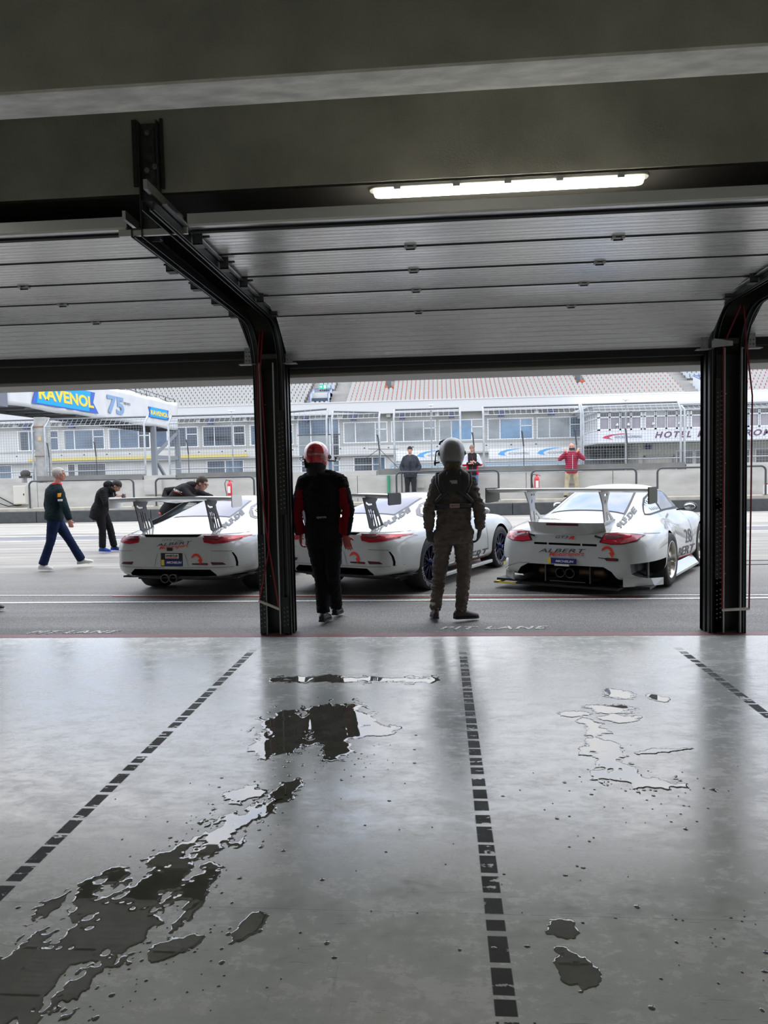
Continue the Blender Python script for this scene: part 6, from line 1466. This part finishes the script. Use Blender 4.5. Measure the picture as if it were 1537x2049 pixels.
b = MB(); b.ball(lerp(j['neck'], j['head'], .25)+V3((-.06, 0, .06)), (.10, .125, .09), 16); b.tube([j['neck']+V3((.0, 0, -.06)), j['neck']+V3((.06, 0, .02))], [.12, .115], 16); remesh(b, 'hood', Mc, .012, r, 2)
b = MB(); b.box((j['wrL']+j['wrR'])/2+V3((.115, 0, .03)), (.012, .15, .075)); b.box((j['wrL']+j['wrR'])/2+V3((.121, -.04, .05)), (.006, .03, .02)); 
ph = b.build('phone', mat('dark_phone', (.05, .05, .06), .3), None); ph.location = r.location; tag(ph, 'dark phone held by the bending person in the black parka', 'phone')
b = MB()
for q in (-1, 1): b.tube([j['neck']+V3((.09, q*.05, -.05)), j['neck']+V3((.12, q*.06, -.17))], .006, 6)
b.build('zip_cord', M_galv, r)

# man leaning over the first car
F = frame((.95, -.12), .38)
J = {'hipL': (-4.83, 12.70, .93), 'hipR': (-4.80, 12.52, .93), 'knL': (-4.84, 12.72, .50), 'knR': (-4.80, 12.48, .50), 'ankL': (-4.88, 12.72, .10), 'ankR': (-4.86, 12.45, .10), 'toeL': (-4.70, 12.72, .02), 'toeR': (-4.68, 12.45, .02),
     'chest': (-4.58, 12.6, 1.24), 'neck': (-4.33, 12.6, 1.40), 'head': (-4.19, 12.6, 1.435), 'shL': (-4.42, 12.76, 1.36), 'shR': (-4.47, 12.42, 1.34), 'elL': (-4.22, 12.80, 1.22), 'elR': (-4.30, 12.36, 1.18), 'wrL': (-4.06, 12.72, 1.18), 'wrR': (-4.10, 12.45, 1.17)}
Mj = cloth('charcoal_softshell', (.028, .026, .028), .5)
r, j, jk = person('person with glasses in dark team jacket leaning over the leftmost car', J, dict(F=F, s=1.02, bulk=1.22, vox=.013, jacket=Mj, trousers=cloth('black_trousers', (.012, .012, .013)), shoes=M_blk, jname='jacket', hemz=-.04,
    handL=((.8, 0, -.1), (0, 0, -1), (0, -1, 0), .5), handR=((.8, 0, .1), (0, 0, -1), (0, 1, 0), .5), loose=.014))
hair(r, j['head'], F, mat('dark_brown_hair', (.045, .028, .018), .7, noise_amt=.3, nscale=60), low=-.045, top=1.1); face_bits(r, j['head'], F, 1, M_blk)
b = MB(); b.ball(j['neck']+V3((-.05, 0, .02)), (.12, .13, .065), 16); remesh(b, 'hood', Mj, .012, r, 2)
b = MB(); b.tube([j['shL']+V3((-.1, .05, -.02)), j['shL']+V3((-.50, .02, -.06)), V3((-4.9, 12.66, 1.18))-r.location, V3((-4.78, 12.55, 1.10))-r.location], [.075, .08, .07, .055], 14); remesh(b, 'bent_sleeve', Mj, .012, r, 3, .006, .05, 2)
bj = bvh_of(jk)
for tx, x0, x1, z0, z1, m_ in (('ALBERT', 0, .20, 1.315, 1.345, M_white), ('Motorsport', .03, .20, 1.29, 1.315, M_lred)):
    decal(slant(fit2d(text2d(tx, 1, .3, .03, 1.6), x0, x1, z0, z1), -.38), lambda a, c: ((-4.66-r.location.x+a, -3, c+.03), (0, 1, 0)), bj, .008, 'jacket_lettering', m_, r, .03)
b = MB(); b.tube([V3((-4.93, 12.45, .93))-r.location, V3((-4.80, 12.40, .92))-r.location], .02, 8); b.build('red_belt_tag', M_lred, r)

# spectators at the pit wall
ZP = .50
def spect(x, label, f, h, cfg, mod, y=25.85):
    J = stand(x, y, ZP, f, h, cfg.pop('w', 1.)); f = V3((f[0], f[1], 0)).normalized(); rr_ = f.cross(V3((0, 0, 1)))
    mod(J, V3((x, y, ZP)), rr_, f)
    F = frame((f.x, f.y), cfg.pop('tilt', 0)); cfg.update(F=F, s=h/1.8, vox=.015, bvox=.010)
    return person(label, J, cfg, ZP)+(F,)
def m1(J, o, r_, f):
    for S, q in (('L', -1), ('R', 1)): J['el'+S] = tuple(o+r_*q*.33+f*-.02+V3((0, 0, 1.20))); J['wr'+S] = tuple(o+r_*q*.20+f*.12+V3((0, 0, .99)))
r, j, jk, F = spect(-1.07, 'person in dark grey jacket and black knitted cap, hands in pockets', (-.1, -1), 1.93, dict(w=1.08, bulk=1.22, jacket=cloth('slate_jacket', (.050, .055, .068), .6), trousers=cloth('charcoal_trousers', (.035, .036, .04), .6), shoes=M_blk, hemz=-.12, flare=.01, loose=.014, hem=.02), m1)
face_bits(r, j['head'], F, 1.05); hair(r, j['head'], F, mat('black_knitted_cap', (.025, .02, .022), .95, bump=.6, bscale=90), 'knitted_cap', 1.06, front=.02, low=.0, grow=1.14, top=1.15)
b = MB(); b.bb(j['chest'].x-.012, j['chest'].x+.012, j['chest'].y-.215, j['chest'].y-.19, 1.05, 1.40); b.build('zip_placket', M_blk, r)
def m2(J, o, r_, f):
    J['elL'] = tuple(o-r_*.29+f*.05+V3((0, 0, 1.24))); J['elR'] = tuple(o+r_*.29+f*.05+V3((0, 0, 1.24)))
    J['wrL'] = tuple(o+r_*.10+f*.24+V3((0, 0, 1.27))); J['wrR'] = tuple(o-r_*.10+f*.20+V3((0, 0, 1.31)))
Mw = cloth('white_sleeves', (.62, .64, .70), .3); Mvb = cloth('black_vest_panel', (.025, .022, .026), .4); Mvr = cloth('red_vest_panel', (.58, .015, .03), .4)
def zv(c, n, j):
    x = abs(c.x-j['chest'].x)
    if c.z > 1.44 and x < .12: return 1
    if x > .155 and c.z > 1.33: return 0
    if c.z < 1.37 and c.z > 1.19 and c.y < j['chest'].y-.14: return 1
    if x > .15 and c.z < 1.25: return 2
    return 1 if x < .2 else 0
r, j, jk, F = spect(1.10, 'person with glasses in black, red and white team jacket, arms crossed', (-.05, -1), 1.95, dict(bulk=1.12, jacket=[Mw, Mvb, Mvr], zones=zv, trousers=cloth('light_blue_jeans', (.10, .20, .36), .4), shoes=M_blk, hemz=-.10, loose=.010,
    handL=((.9, -.2, .1), (0, 0, -1), (0, -1, 0), .5), handR=((-.9, -.2, .1), (0, 1, 0), (0, 0, 1), .3)), m2)
face_bits(r, j['head'], F, 1.07, M_blk); hair(r, j['head'], F, mat('sandy_grey_hair', (.26, .19, .14), .9, noise_amt=.3, nscale=60), s=1.07, low=-.03, front=.03)
b = MB(); b.bb(j['chest'].x-.006, j['chest'].x+.006, j['chest'].y-.2, j['chest'].y-.17, .98, 1.50); b.build('red_zip', Mvr, r)
def m3(J, o, r_, f):
    for S, q in (('L', -1), ('R', 1)): J['el'+S] = tuple(o+r_*q*.40+f*.08+V3((0, 0, 1.36))); J['wr'+S] = tuple(o+r_*q*.17+f*.26+V3((0, 0, 1.60))); J['sh'+S] = tuple(o+r_*q*.20+V3((0, 0, 1.52))); J['ank'+S] = tuple(o+r_*q*.2+V3((0, 0, .09))); J['kn'+S] = tuple(o+r_*q*.16+f*.03+V3((0, 0, .52)))
    J['toeL'] = tuple(o-r_*.25+f*.17+V3((0, 0, .02))); J['toeR'] = tuple(o+r_*.25+f*.17+V3((0, 0, .02)))
M_rj = NT('crimson_quilted_jacket', .5); M_rj.col(M_rj.mix(M_rj.ramp(M_rj.noise(4), .3, .7), (.30, .012, .045), (.40, .02, .065)))
wz = M_rj.math('ABSOLUTE', M_rj.math('SINE', M_rj.math('MULTIPLY', M_rj.z, 46.))); M_rj.bump(wz, 1., .02)
r, j, jk, F = spect(4.52, 'bald person in dark red quilted jacket and beige trousers photographing', (-.12, -1), 1.92, dict(bulk=1.14, jacket=M_rj.m, trousers=cloth('beige_trousers', (.50, .44, .30), .6), shoes=M_blk, hemz=-.10, loose=.012, hem=.03,
    handL=((.35, 0, .7), (.6, .6, 0), (.8, -.2, .3), .6), handR=((-.35, 0, .7), (-.6, .6, 0), (-.8, -.2, .3), .6), skin=mat('pink_skin', (.62, .30, .22), .5)), m3)
face_bits(r, j['head'], F, 1.06)
b = MB(); c_ = (j['wrL']+j['wrR'])/2+V3((0, -.02, .09)); b.box(c_, (.20, .012, .09)); b.box(c_+V3((.06, -.008, .02)), (.03, .006, .03)); ph = b.build('phone', mat('dark_phone', (.05, .05, .06), .3)); ph.location = r.location; tag(ph, 'dark phone held up before the face of the man in the dark red jacket', 'phone')
b = MB(); b.bb(j['chest'].x-.005, j['chest'].x+.005, j['chest'].y-.215, j['chest'].y-.185, .98, 1.50); b.build('zip', M_white, r)

# person cut by the left picture edge
F = frame((1, .1)); J = stand(-5.66, 8.45, 0, (1, .12), 1.82)
J['ankR'] = (-5.50, 8.40, .10); J['toeR'] = (-5.36, 8.40, .02); J['knR'] = (-5.52, 8.38, .5); J['elR'] = (-5.48, 8.22, 1.16); J['wrR'] = (-5.40, 8.24, .93); J['ankL'] = (-5.95, 8.6, .12); J['toeL'] = (-5.78, 8.6, .02)
r, j, jk = person('person in dark blue clothes entering at the left picture edge, mostly cut off', J, dict(F=F, s=1., vox=.015, bvox=.01, jacket=cloth('dark_blue_jacket', (.015, .018, .035)), trousers=cloth('black_trousers', (.012, .012, .013)), shoes=M_blk, handR=((.2, .1, -1), (-.3, .9, 0), (.8, .3, 0), .5), handL=((.2, .1, -1), (.3, -.9, 0), (.8, .3, 0), .5), loose=.012))
hair(r, j['head'], F, mat('dark_brown_hair', (.045, .028, .018), .7)); face_bits(r, j['head'], F)
